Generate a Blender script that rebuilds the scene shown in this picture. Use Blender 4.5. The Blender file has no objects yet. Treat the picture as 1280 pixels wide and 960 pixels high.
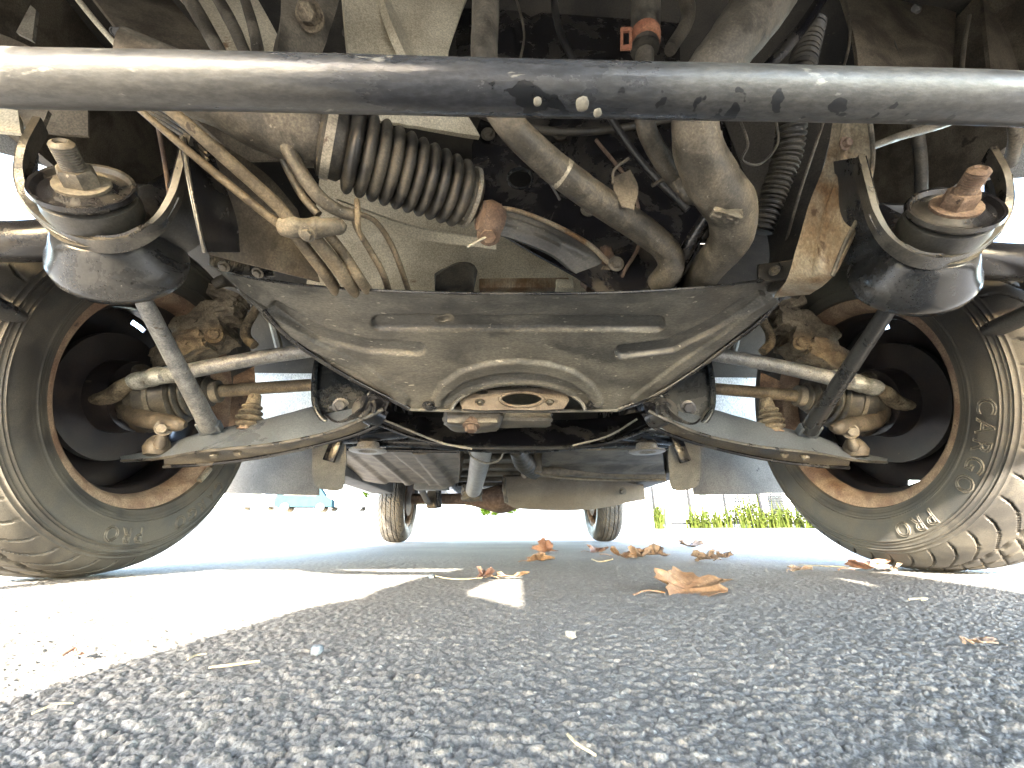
import bpy, bmesh, math, random
import numpy as np
from mathutils import Vector, Matrix, noise
PI = math.pi
random.seed(7); rng = np.random.default_rng(7)
S = bpy.context.scene
COL = S.collection

# ---------------------------------------------------------------- camera, sky, sun, exposure
F_PX, PITCH, CAM_H, YAW, ROLL, CAM_X = 513.0, 0.3468, 0.0647, -0.038, 0.004, -0.0352
CAM = Vector((CAM_X, 0.0, CAM_H))
_r0 = Vector((math.cos(YAW), math.sin(YAW), 0)); _f0 = Vector((-math.sin(YAW), math.cos(YAW), 0)); _z = Vector((0, 0, 1))
FW = (_f0 * math.cos(PITCH) + _z * math.sin(PITCH)).normalized()
_u0 = -_f0 * math.sin(PITCH) + _z * math.cos(PITCH)
RT = _r0 * math.cos(ROLL) - _u0 * math.sin(ROLL); UP = _r0 * math.sin(ROLL) + _u0 * math.cos(ROLL)
cam = bpy.data.cameras.new('camera'); co = bpy.data.objects.new('camera', cam); COL.objects.link(co)
m = Matrix.Identity(4)
for i, a in enumerate((RT, UP, -FW)):
    for k in range(3): m[k][i] = a[k]
m.translation = CAM
co.matrix_world = m
cam.sensor_fit = 'HORIZONTAL'; cam.sensor_width = 36; cam.lens = 36 * F_PX / 1280
cam.clip_start = 0.01; cam.clip_end = 2000
S.camera = co
SUN_EL = math.radians(22); SX = 0.19
sun_to = Vector((-SX, -1, math.tan(SUN_EL) * math.hypot(SX, 1))).normalized()   # towards the sun
W = bpy.data.worlds.new('World'); S.world = W; W.use_nodes = True
nt = W.node_tree; nt.nodes.clear()
sky = nt.nodes.new('ShaderNodeTexSky'); sky.sky_type = 'NISHITA'; sky.sun_disc = False
sky.sun_elevation = SUN_EL; sky.sun_rotation = math.atan2(sun_to.x, sun_to.y)
bg = nt.nodes.new('ShaderNodeBackground'); bg.inputs[1].default_value = 0.15
wo = nt.nodes.new('ShaderNodeOutputWorld')
nt.links.new(sky.outputs[0], bg.inputs[0]); nt.links.new(bg.outputs[0], wo.inputs[0])
sd = bpy.data.lights.new('sun', 'SUN'); sd.energy = 2.4; sd.angle = math.radians(0.55); sd.color = (1, 0.94, 0.84)
so = bpy.data.objects.new('sun', sd); COL.objects.link(so)
so.rotation_euler = sun_to.to_track_quat('Z', 'Y').to_euler()
S.view_settings.view_transform = 'Standard'; S.view_settings.look = 'None'
S.view_settings.exposure = 5.2; S.view_settings.gamma = 1.0
try:
    S.view_settings.use_white_balance = True; S.view_settings.white_balance_temperature = 6950
except Exception: pass
S.render.engine = 'CYCLES'
try: S.cycles.max_bounces = 10; S.cycles.diffuse_bounces = 6
except Exception: pass

# ---------------------------------------------------------------- geometry helpers
def ray(u, v): return RT * ((u - 640) / F_PX) + UP * ((480 - v) / F_PX) + FW
def P(u, v, Y):
    """point of the plane y = Y (metres from the lens) seen at photo coordinates u, v"""
    d = ray(u, v); return CAM + d * (Y / d.y)
def PXp(u, v, X):
    d = ray(u, v); return CAM + d * ((X - CAM.x) / d.x)
def PZ(u, v, Z=0.0):
    d = ray(u, v); return CAM + d * ((Z - CAM.z) / d.z)
def rad(p, rpx):
    q = p - CAM; d = q.dot(FW); return rpx * d / F_PX * math.sqrt(d / q.length)

ROOT = None; MIR = False; RLOC = Vector((0, 0, 0))
def obj(name, V, Fc, mat, parent=None, smooth=40, world=False):
    me = bpy.data.meshes.new(name)
    V = np.array([tuple(v) for v in V], dtype=float).reshape(-1, 3)
    off = np.array(RLOC) if (parent is not None and not world) else np.zeros(3)
    if MIR and parent is not None:
        V = V * np.array([-1, 1, 1]); Fc = [tuple(reversed(f)) for f in Fc]
    me.from_pydata((V - off).tolist(), [], Fc)
    me.validate()
    if smooth is not None:
        me.polygons.foreach_set('use_smooth', [True] * len(me.polygons))
        me.set_sharp_from_angle(angle=math.radians(smooth))
    me.materials.append(mat)
    o = bpy.data.objects.new(name, me); COL.objects.link(o)
    if parent is not None: o.parent = parent
    return o
def tag(o, label=None, cat=None, group=None, kind=None):
    for k, v in (('label', label), ('category', cat), ('group', group), ('kind', kind)):
        if v: o[k] = v
    return o
def empty(name, loc, **k):
    o = bpy.data.objects.new(name, None); o.location = loc; o.empty_display_size = .1; COL.objects.link(o)
    return tag(o, **k)

def join(*parts):
    V = []; Fs = []
    for v, f in parts:
        n = len(V); V += [tuple(x) for x in v]; Fs += [tuple(i + n for i in q) for q in f]
    return V, Fs
def crom(pts, sub):
    """Catmull-Rom through tuples"""
    A = np.array(pts, float)
    if len(A) < 3 and sub > 0:
        t = np.linspace(0, 1, sub + 1)[:, None]; return A[0] * (1 - t) + A[-1] * t
    E = np.vstack([2 * A[0] - A[1], A, 2 * A[-1] - A[-2]]); out = []
    for i in range(1, len(E) - 2):
        p0, p1, p2, p3 = E[i - 1], E[i], E[i + 1], E[i + 2]
        for t in np.linspace(0, 1, sub, endpoint=False):
            out.append(.5 * ((2 * p1) + (-p0 + p2) * t + (2 * p0 - 5 * p1 + 4 * p2 - p3) * t * t + (-p0 + 3 * p1 - 3 * p2 + p3) * t ** 3))
    out.append(E[-2]); return np.array(out)
def tube(pts, n=16, sub=8, bump=0.0, flat=1.0, wob=None, square=False):
    """pts: (x,y,z,r). returns V,F of a capped swept tube"""
    C = crom(pts, sub) if sub else np.array(pts, float)
    V = []; Fs = []
    T = np.gradient(C[:, :3], axis=0)
    T /= np.linalg.norm(T, axis=1)[:, None] + 1e-12
    nrm = np.cross(T[0], [0, 0, 1.0]);
    if np.linalg.norm(nrm) < .1: nrm = np.cross(T[0], [1.0, 0, 0])
    nrm /= np.linalg.norm(nrm)
    for i, c in enumerate(C):
        nrm = nrm - T[i] * np.dot(nrm, T[i]); nrm /= np.linalg.norm(nrm); b = np.cross(T[i], nrm)
        for k in range(n):
            a = 2 * PI * k / n; r = c[3]
            if wob: r *= wob(i / (len(C) - 1), a)
            if bump:
                q = c[:3] + r * (math.cos(a) * nrm + math.sin(a) * b)
                r += bump * noise.noise(Vector(q) * 60) + bump * .5 * noise.noise(Vector(q) * 170)
            V.append(c[:3] + r * (math.cos(a) * nrm + math.sin(a) * flat * b))
    L = len(C)
    for i in range(L - 1):
        for k in range(n):
            k2 = (k + 1) % n; Fs.append((i * n + k, i * n + k2, (i + 1) * n + k2, (i + 1) * n + k))
    Fs.append(tuple(range(n - 1, -1, -1))); Fs.append(tuple((L - 1) * n + k for k in range(n)))
    return V, Fs
def tp(pts, n=16, sub=8, **k):
    """tube from (u, v, Y, radius in photo pixels)"""
    out = []
    for u, v, Y, r in pts:
        p = P(u, v, Y); out.append((p.x, p.y, p.z, rad(p, r)))
    return tube(out, n, sub, **k)
def frame(ax):
    ax = Vector(ax).normalized(); a = ax.cross(Vector((0, 0, 1)))
    if a.length < .1: a = ax.cross(Vector((1, 0, 0)))
    a.normalize(); return ax, a, ax.cross(a)
def lathe(o, ax, prof, n=32, wob=None, phase=0):
    """prof: list of (t, r) along ax from o"""
    ax, a, b = frame(ax); V = []; Fs = []; o = Vector(o)
    for t, r in prof:
        for k in range(n):
            an = 2 * PI * (k + phase) / n; rr = r * (wob(t, an) if wob else 1)
            V.append(o + ax * t + (a * math.cos(an) + b * math.sin(an)) * rr)
    for i in range(len(prof) - 1):
        for k in range(n):
            k2 = (k + 1) % n; Fs.append((i * n + k, i * n + k2, (i + 1) * n + k2, (i + 1) * n + k))
    if prof[0][1] > 0: Fs.append(tuple(range(n - 1, -1, -1)))
    if prof[-1][1] > 0: Fs.append(tuple((len(prof) - 1) * n + k for k in range(n)))
    return V, Fs
def hexbolt(o, ax, r, h, washer=True):
    g = [lathe(o, ax, [(0, r), (h * .85, r), (h, r * .86)], 6)]
    if washer: g.append(lathe(o, ax, [(-.0005, r * 1.45), (h * .18, r * 1.45), (h * .2, r * 1.35)], 20))
    return join(*g)
def box(c, s, R=None, bev=.12):
    """chamfered box, s = full sizes"""
    bm = bmesh.new(); bmesh.ops.create_cube(bm, size=1)
    for v in bm.verts: v.co = Vector((v.co.x * s[0], v.co.y * s[1], v.co.z * s[2]))
    if bev: bmesh.ops.bevel(bm, geom=list(bm.edges), offset=min(s) * bev, segments=2, profile=.5, affect='EDGES')
    if R is not None: bmesh.ops.transform(bm, matrix=R.to_4x4(), verts=bm.verts)
    bmesh.ops.translate(bm, vec=Vector(c), verts=bm.verts)
    bm.verts.index_update()
    V = [v.co.copy() for v in bm.verts]; Fs = [tuple(v.index for v in f.verts) for f in bm.faces]; bm.free(); return V, Fs
def rot(ax=None, z=0, x=0, y=0):
    return (Matrix.Rotation(z, 3, 'Z') @ Matrix.Rotation(y, 3, 'Y') @ Matrix.Rotation(x, 3, 'X'))
def align(ax):
    a, b, c = frame(ax); return Matrix((a, b, c)).transposed()
def lump(c, s, R=None, seed=0, amp=.18, n=10, sq=.6, fq=2.2):
    """rounded, uneven cast lump"""
    bm = bmesh.new(); bmesh.ops.create_cube(bm, size=2); bmesh.ops.subdivide_edges(bm, edges=bm.edges, cuts=n, use_grid_fill=True)
    for v in bm.verts:
        p = v.co.copy(); q = p.normalized() * 1.15; p = p * sq + q * (1 - sq)
        d = noise.fractal(p * fq + Vector((seed * 3.1, seed, 0)), 1.0, 2.0, 4)
        p *= 1 + amp * d
        v.co = Vector((p.x * s[0] / 2, p.y * s[1] / 2, p.z * s[2] / 2))
    if R is not None: bmesh.ops.transform(bm, matrix=R.to_4x4(), verts=bm.verts)
    bmesh.ops.translate(bm, vec=Vector(c), verts=bm.verts); bm.verts.index_update()
    V = [v.co.copy() for v in bm.verts]; Fs = [tuple(v.index for v in f.verts) for f in bm.faces]; bm.free(); return V, Fs
def loft(A, B, nu, nv, thick=.002, relief=None, bow=0.0, sub=8, mid=None, cut=None):
    """sheet between two smooth edges given as (u, v, Y); relief(u, v) in metres towards the lens"""
    def res(C):
        C = crom(C, sub); L = np.r_[0, np.cumsum(np.linalg.norm(np.diff(C[:, :2], axis=0), axis=1))]
        t = np.linspace(0, L[-1], nu); return np.c_[[np.interp(t, L, C[:, k]) for k in range(3)]].T
    a = res(A); b = res(B); mm = res(mid) if mid else None
    G = np.zeros((nv, nu, 3)); UV = np.zeros((nv, nu, 2))
    for j in range(nv):
        t = j / (nv - 1)
        if mm is None: row = a * (1 - t) + b * t
        else: row = a * (1 - t) * (1 - 2 * t) + mm * 4 * t * (1 - t) + b * t * (2 * t - 1)
        for i in range(nu):
            p = P(row[i, 0], row[i, 1], row[i, 2] - bow * math.sin(PI * t)); G[j, i] = p; UV[j, i] = row[i, :2]
    du = np.gradient(G, axis=1); dv = np.gradient(G, axis=0); N = np.cross(du, dv); N /= np.linalg.norm(N, axis=2)[..., None] + 1e-12
    c = np.array(CAM); sgn = np.sign((N * (c - G)).sum(2)); N *= sgn[..., None]
    front = G.copy()
    if relief:
        for j in range(nv):
            for i in range(nu): front[j, i] += N[j, i] * relief(*UV[j, i])
    back = front - N * thick
    V = list(front.reshape(-1, 3)) + list(back.reshape(-1, 3)); n0 = nu * nv; Fs = []
    for j in range(nv - 1):
        for i in range(nu - 1):
            q = (j * nu + i, j * nu + i + 1, (j + 1) * nu + i + 1, (j + 1) * nu + i)
            if cut and cut(*UV[j, i]): continue
            Fs.append(q); Fs.append(tuple(n0 + x for x in reversed(q)))
    def side(ids):
        for x, y in zip(ids[:-1], ids[1:]): Fs.append((x, x + n0, y + n0, y))
    side(list(range(nu))); side([(nv - 1) * nu + i for i in range(nu)][::-1])
    side([j * nu for j in range(nv)][::-1]); side([j * nu + nu - 1 for j in range(nv)])
    return V, Fs
def plate(pts, thick=.003, holes=(), bev=0):
    """flat-ish plate from world points, holes: list of point loops; thickness goes away from the lens"""
    bm = bmesh.new(); E = []
    pts = [Vector(p) for p in pts]
    nrm = Vector((0, 0, 0))
    for i in range(len(pts)): nrm += pts[i].cross(pts[(i + 1) % len(pts)])
    nrm.normalize()
    c = sum(pts, Vector()) / len(pts)
    if nrm.dot(CAM - c) < 0: nrm = -nrm
    for loop in [pts] + [[Vector(p) for p in h] for h in holes]:
        vs = [bm.verts.new(p) for p in loop]
        for i in range(len(vs)): E.append(bm.edges.new((vs[i], vs[(i + 1) % len(vs)])))
    bmesh.ops.triangle_fill(bm, edges=E, use_beauty=True, use_dissolve=False, normal=nrm)
    for f in bm.faces:
        if f.normal.dot(nrm) < 0: f.normal_flip()
    fs = list(bm.faces)
    r = bmesh.ops.extrude_face_region(bm, geom=fs, use_keep_orig=True)
    vs = [g for g in r['geom'] if isinstance(g, bmesh.types.BMVert)]
    bmesh.ops.translate(bm, vec=-nrm * thick, verts=vs)
    bmesh.ops.recalc_face_normals(bm, faces=bm.faces); bm.verts.index_update()
    V = [v.co.copy() for v in bm.verts]; Fs = [tuple(v.index for v in f.verts) for f in bm.faces]; bm.free(); return V, Fs
def pp(L, Y=None):
    return [P(*q) if len(q) == 3 else P(q[0], q[1], Y) for q in L]
def smoothloop(L, sub=4):
    A = np.array(L, float); n = len(A); out = []
    for i in range(n):
        p0, p1, p2, p3 = A[(i - 1) % n], A[i], A[(i + 1) % n], A[(i + 2) % n]
        for t in np.linspace(0, 1, sub, endpoint=False):
            out.append(.5 * ((2 * p1) + (-p0 + p2) * t + (2 * p0 - 5 * p1 + 4 * p2 - p3) * t * t + (-p0 + 3 * p1 - 3 * p2 + p3) * t ** 3))
    return [tuple(x) for x in out]
def ell(u, v, a, b, n=20, r=0):
    return [(u + a * math.cos(t) * math.cos(r) - b * math.sin(t) * math.sin(r), v + a * math.cos(t) * math.sin(r) + b * math.sin(t) * math.cos(r)) for t in [2 * PI * k / n for k in range(n)]]

# ---------------------------------------------------------------- materials
MATS = {}
def mat(name, c1, c2=None, c3=None, sc=25, rough=.7, metal=0.0, bump=.3, spots=.62, r2=None, spotsc=90, stretch=(1, 1, 1), fine=400, mixlo=.38, mixhi=.62, coord='Object', bdist=.002):
    m = bpy.data.materials.new(name); m.use_nodes = True; n = m.node_tree; b = n.nodes['Principled BSDF']
    c2 = c2 or c1
    tc = n.nodes.new('ShaderNodeTexCoord'); mp = n.nodes.new('ShaderNodeMapping'); mp.inputs['Scale'].default_value = stretch
    n.links.new(tc.outputs[coord], mp.inputs[0])
    def nz(s, det=6, ro=.6, dist=0):
        t = n.nodes.new('ShaderNodeTexNoise'); t.inputs['Scale'].default_value = s; t.inputs['Detail'].default_value = det
        t.inputs['Roughness'].default_value = ro; t.inputs['Distortion'].default_value = dist; n.links.new(mp.outputs[0], t.inputs[0]); return t
    def ramp(src, a, bb):
        r = n.nodes.new('ShaderNodeMapRange'); r.inputs[1].default_value = a; r.inputs[2].default_value = bb; r.interpolation_type = 'SMOOTHSTEP'; n.links.new(src, r.inputs[0]); return r
    def mix(f, a, bb):
        x = n.nodes.new('ShaderNodeMix'); x.data_type = 'RGBA'; n.links.new(f, x.inputs[0])
        for i, c in ((6, a), (7, bb)):
            if isinstance(c, tuple): x.inputs[i].default_value = (*c, 1)
            else: n.links.new(c, x.inputs[i])
        return x.outputs[2]
    n1 = nz(sc, 8, .65, .4); f1 = ramp(n1.outputs[0], mixlo, mixhi)
    col = mix(f1.outputs[0], c1, c2)
    n3 = nz(fine, 4, .7); fv = ramp(n3.outputs[0], .3, .75)
    hs = n.nodes.new('ShaderNodeHueSaturation'); vm = n.nodes.new('ShaderNodeMapRange'); vm.inputs[3].default_value = .65; vm.inputs[4].default_value = 1.35
    n.links.new(fv.outputs[0], vm.inputs[0]); n.links.new(vm.outputs[0], hs.inputs['Value']); n.links.new(col, hs.inputs['Color']); col = hs.outputs[0]
    if c3:
        n2 = nz(spotsc, 5, .6, .2); f2 = ramp(n2.outputs[0], spots, spots + .06); col = mix(f2.outputs[0], col, c3)
    n.links.new(col, b.inputs['Base Color'])
    b.inputs['Metallic'].default_value = metal
    if r2 is not None:
        rr = n.nodes.new('ShaderNodeMapRange'); rr.inputs[3].default_value = rough; rr.inputs[4].default_value = r2
        n.links.new(f1.outputs[0], rr.inputs[0]); n.links.new(rr.outputs[0], b.inputs['Roughness'])
    else: b.inputs['Roughness'].default_value = rough
    if bump:
        ad = n.nodes.new('ShaderNodeMath'); ad.operation = 'MULTIPLY_ADD'; ad.inputs[1].default_value = .5
        n.links.new(n3.outputs[0], ad.inputs[0]); n.links.new(n1.outputs[0], ad.inputs[2])
        bp = n.nodes.new('ShaderNodeBump'); bp.inputs['Strength'].default_value = bump; bp.inputs['Distance'].default_value = bdist
        n.links.new(ad.outputs[0], bp.inputs['Height']); n.links.new(bp.outputs[0], b.inputs['Normal'])
    MATS[name] = m; return m
black = mat('black paint under dust', (.008, .008, .010), (.055, .05, .043), (.16, .15, .13), sc=14, rough=.2, r2=.5, bump=.25, spots=.68, spotsc=160, mixlo=.45, mixhi=.7)
blackgloss = mat('black satin chassis paint', (.010, .011, .013), (.034, .034, .034), (.16, .15, .135), sc=9, rough=.16, r2=.36, bump=.12, spots=.71, spotsc=200)
dusty = mat('dusty metal', (.05, .044, .035), (.15, .13, .1), (.24, .21, .17), sc=22, rough=.4, r2=.72, bump=.35, spots=.65)
skid = mat('scuffed crossmember', (.045, .044, .041), (.105, .10, .087), (.24, .225, .19), sc=18, rough=.33, r2=.55, bump=.3, spots=.64, spotsc=130, stretch=(.45, 1, 1))
beige = mat('dirty beige casting', (.44, .39, .29), (.58, .53, .41), (.2, .13, .08), sc=9, rough=.6, bump=.25, spots=.67, spotsc=25)
rust = mat('rusted steel', (.085, .052, .036), (.145, .10, .072), (.04, .026, .02), sc=45, rough=.8, bump=.6, spots=.62, spotsc=120)
rimrust = mat('rusted rim paint', (.15, .09, .06), (.25, .18, .125), (.05, .03, .024), sc=30, rough=.55, r2=.85, bump=.35, spots=.64, spotsc=90)
rimdark = mat('dark rim lacquer', (.010, .009, .011), (.024, .018, .017), (.07, .045, .032), sc=20, rough=.3, r2=.5, bump=.15, spots=.7)
cast = mat('muddy iron casting', (.08, .062, .042), (.19, .155, .105), (.05, .035, .022), sc=55, rough=.9, bump=.9, spots=.6, spotsc=90, bdist=.003)
knm = mat('oily brown knuckle', (.035, .028, .021), (.09, .074, .054), (.03, .022, .018), sc=35, rough=.6, bump=.5, bdist=.002)
shaft = mat('brown dusty shaft', (.085, .066, .043), (.15, .12, .08), (.05, .036, .026), sc=40, rough=.6, bump=.4)
steel = mat('grey arm paint', (.06, .07, .084), (.10, .115, .133), (.17, .16, .14), sc=14, rough=.25, r2=.4, bump=.12, spots=.73, metal=.15, mixlo=.25, mixhi=.75)
rodm = mat('galvanised rod', (.13, .135, .14), (.23, .23, .225), (.07, .06, .05), sc=60, rough=.32, r2=.55, bump=.4, metal=.4)
foil = mat('crinkled silver wrap', (.2, .2, .19), (.34, .34, .31), (.1, .085, .065), sc=70, rough=.35, bump=.6, metal=.4)
rubber = mat('dusty black rubber', (.014, .0135, .013), (.07, .062, .048), (.13, .115, .09), sc=24, rough=.38, r2=.65, bump=.3, spots=.67, spotsc=170)
rubberclean = mat('clean black rubber', (.014, .014, .015), (.04, .038, .034), sc=20, rough=.42, bump=.2)
pipe = mat('dusty aluminium pipe', (.045, .04, .032), (.115, .10, .078), (.34, .32, .28), sc=30, rough=.4, r2=.65, bump=.6, spots=.68, metal=.1, spotsc=200)
clampred = mat('orange rust clamp', (.2, .075, .04), (.27, .12, .065), (.08, .04, .025), sc=60, rough=.7, bump=.4)
strapm = mat('bright clamp strap', (.24, .22, .18), (.34, .31, .25), (.12, .09, .07), sc=50, rough=.4, bump=.2, metal=.3)
rustpanel = mat('rust stained panel', (.15, .085, .04), (.28, .24, .175), (.07, .04, .022), sc=16, rough=.5, r2=.4, bump=.3, spots=.62, spotsc=35, stretch=(1, 1, .5))
floorm = mat('underbody sealer', (.015, .014, .013), (.05, .044, .036), (.10, .085, .065), sc=6, rough=.7, bump=.4, spots=.66)
floorbrown = mat('brown dusty floor', (.06, .048, .035), (.16, .135, .10), (.03, .022, .016), sc=10, rough=.7, bump=.35, spots=.66, spotsc=22)
bluegrey = mat('grey guard plastic', (.095, .090, .084), (.135, .128, .118), (.03, .03, .03), sc=9, rough=.85, bump=.15, spots=.68, spotsc=50)
flapm = mat('grey rubber flap', (.13, .125, .11), (.19, .18, .155), (.09, .08, .07), sc=14, rough=.75, bump=.2)
whitep = mat('pale body paint', (.6, .63, .66), (.78, .8, .8), (.3, .24, .16), sc=12, rough=.4, bump=.2, spots=.68, spotsc=30)
muff = mat('pale grey cover', (.125, .108, .088), (.16, .142, .118), (.10, .09, .075), sc=7, rough=.85, bump=.15, spots=.7)
tankm = mat('tank steel', (.13, .098, .066), (.22, .175, .125), (.06, .045, .03), sc=14, rough=.65, bump=.2)
silver = mat('bright steel', (.26, .24, .21), (.34, .32, .28), (.2, .18, .15), sc=30, rough=.5, bump=.15)
tyrem = mat('dusty tyre rubber', (.026, .0245, .023), (.062, .056, .046), (.10, .09, .072), sc=13, rough=.5, r2=.72, bump=.2, spots=.7, spotsc=60, fine=900)
leafm = mat('dry brown leaf', (.10, .055, .03), (.17, .105, .06), (.23, .16, .10), sc=60, rough=.6, bump=.4, spots=.62)
leafr = mat('dry reddish leaf', (.11, .055, .04), (.17, .10, .07), (.24, .17, .12), sc=60, rough=.6, bump=.4)
leafp = mat('dry pale leaf', (.12, .085, .065), (.2, .15, .115), (.08, .05, .035), sc=60, rough=.7, bump=.4)
bodyw = mat('white body paint', (.72, .73, .74), (.78, .78, .78), sc=3, rough=.3, bump=0)
stonem = mat('pale stone', (.13, .13, .12), (.2, .195, .18), (.1, .1, .09), sc=200, rough=.8, bump=.5)
strawm = mat('dry straw', (.25, .21, .14), (.36, .31, .21), sc=150, rough=.7, bump=.3)
glass = mat('dark window glass', (.03, .05, .06), (.05, .07, .08), sc=3, rough=.08, bump=0)

castl = mat('pale muddy casting', (.10, .082, .06), (.215, .18, .13), (.045, .034, .024), sc=45, rough=.8, bump=.6, spots=.62, spotsc=90, bdist=.002)
blackedge = mat('worn black strap', (.012, .0115, .011), (.055, .05, .042), (.17, .155, .125), sc=30, rough=.25, r2=.5, bump=.3, spots=.68)
def translucent_panel():  # translucency added so the sky behind makes the panel look bright
    m = mat('translucent backlit panel', (.8, .8, .8), (.9, .9, .88), (.45, .36, .25), sc=10, rough=.5, bump=.3, spots=.66, spotsc=26, stretch=(1, 1, .35))
    n = m.node_tree; b = n.nodes['Principled BSDF']; tr = n.nodes.new('ShaderNodeBsdfTranslucent'); mx = n.nodes.new('ShaderNodeMixShader')
    n.links.new(b.inputs['Base Color'].links[0].from_socket, tr.inputs[0]); mx.inputs[0].default_value = .6
    out = n.nodes['Material Output']; n.links.new(b.outputs[0], mx.inputs[1]); n.links.new(tr.outputs[0], mx.inputs[2]); n.links.new(mx.outputs[0], out.inputs[0]); return m
backlitm = translucent_panel()
bracketm = mat('glossy black bracket paint', (.008, .010, .012), (.022, .025, .028), (.1, .1, .09), sc=9, rough=.14, r2=.28, bump=.1, spots=.74, spotsc=200)
tanplate = mat('tan rust plate', (.07, .05, .034), (.125, .10, .075), (.04, .028, .02), sc=25, rough=.6, bump=.4)
def barmat():
    m = mat('peeling bar paint', (.032, .033, .037), (.066, .062, .056), (.17, .16, .14), sc=16, rough=.24, r2=.5, bump=.25, spots=.64, spotsc=120, stretch=(.35, 1, 1), metal=.1)
    n = m.node_tree; b = n.nodes['Principled BSDF']
    src = b.inputs['Base Color'].links[0].from_socket; rsrc = b.inputs['Roughness'].links[0].from_socket
    tc = n.nodes.new('ShaderNodeTexCoord'); sp = n.nodes.new('ShaderNodeSeparateXYZ'); n.links.new(tc.outputs['Object'], sp.inputs[0])
    t = n.nodes.new('ShaderNodeTexNoise'); t.inputs['Scale'].default_value = 70; t.inputs['Detail'].default_value = 3; n.links.new(tc.outputs['Object'], t.inputs[0])
    # flaked patches: bare glossy black where noise is high, on the lower half of the middle length
    zr = n.nodes.new('ShaderNodeMapRange'); zr.inputs[1].default_value = .2655; zr.inputs[2].default_value = .2605; n.links.new(sp.outputs[2], zr.inputs[0])
    xr = n.nodes.new('ShaderNodeMapRange'); xr.inputs[1].default_value = -.14; xr.inputs[2].default_value = -.02; n.links.new(sp.outputs[0], xr.inputs[0])
    mu = n.nodes.new('ShaderNodeMath'); mu.operation = 'MULTIPLY'; n.links.new(zr.outputs[0], mu.inputs[0]); n.links.new(xr.outputs[0], mu.inputs[1])
    ad = n.nodes.new('ShaderNodeMath'); ad.operation = 'MULTIPLY_ADD'; ad.inputs[1].default_value = .2; n.links.new(mu.outputs[0], ad.inputs[0]); n.links.new(t.outputs[0], ad.inputs[2])
    r = n.nodes.new('ShaderNodeMapRange'); r.inputs[1].default_value = .765; r.inputs[2].default_value = .78; n.links.new(ad.outputs[0], r.inputs[0])
    x = n.nodes.new('ShaderNodeMix'); x.data_type = 'RGBA'; n.links.new(r.outputs[0], x.inputs[0]); n.links.new(src, x.inputs[6]); x.inputs[7].default_value = (.008, .008, .009, 1)
    n.links.new(x.outputs[2], b.inputs['Base Color'])
    return m
barm = barmat()

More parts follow.
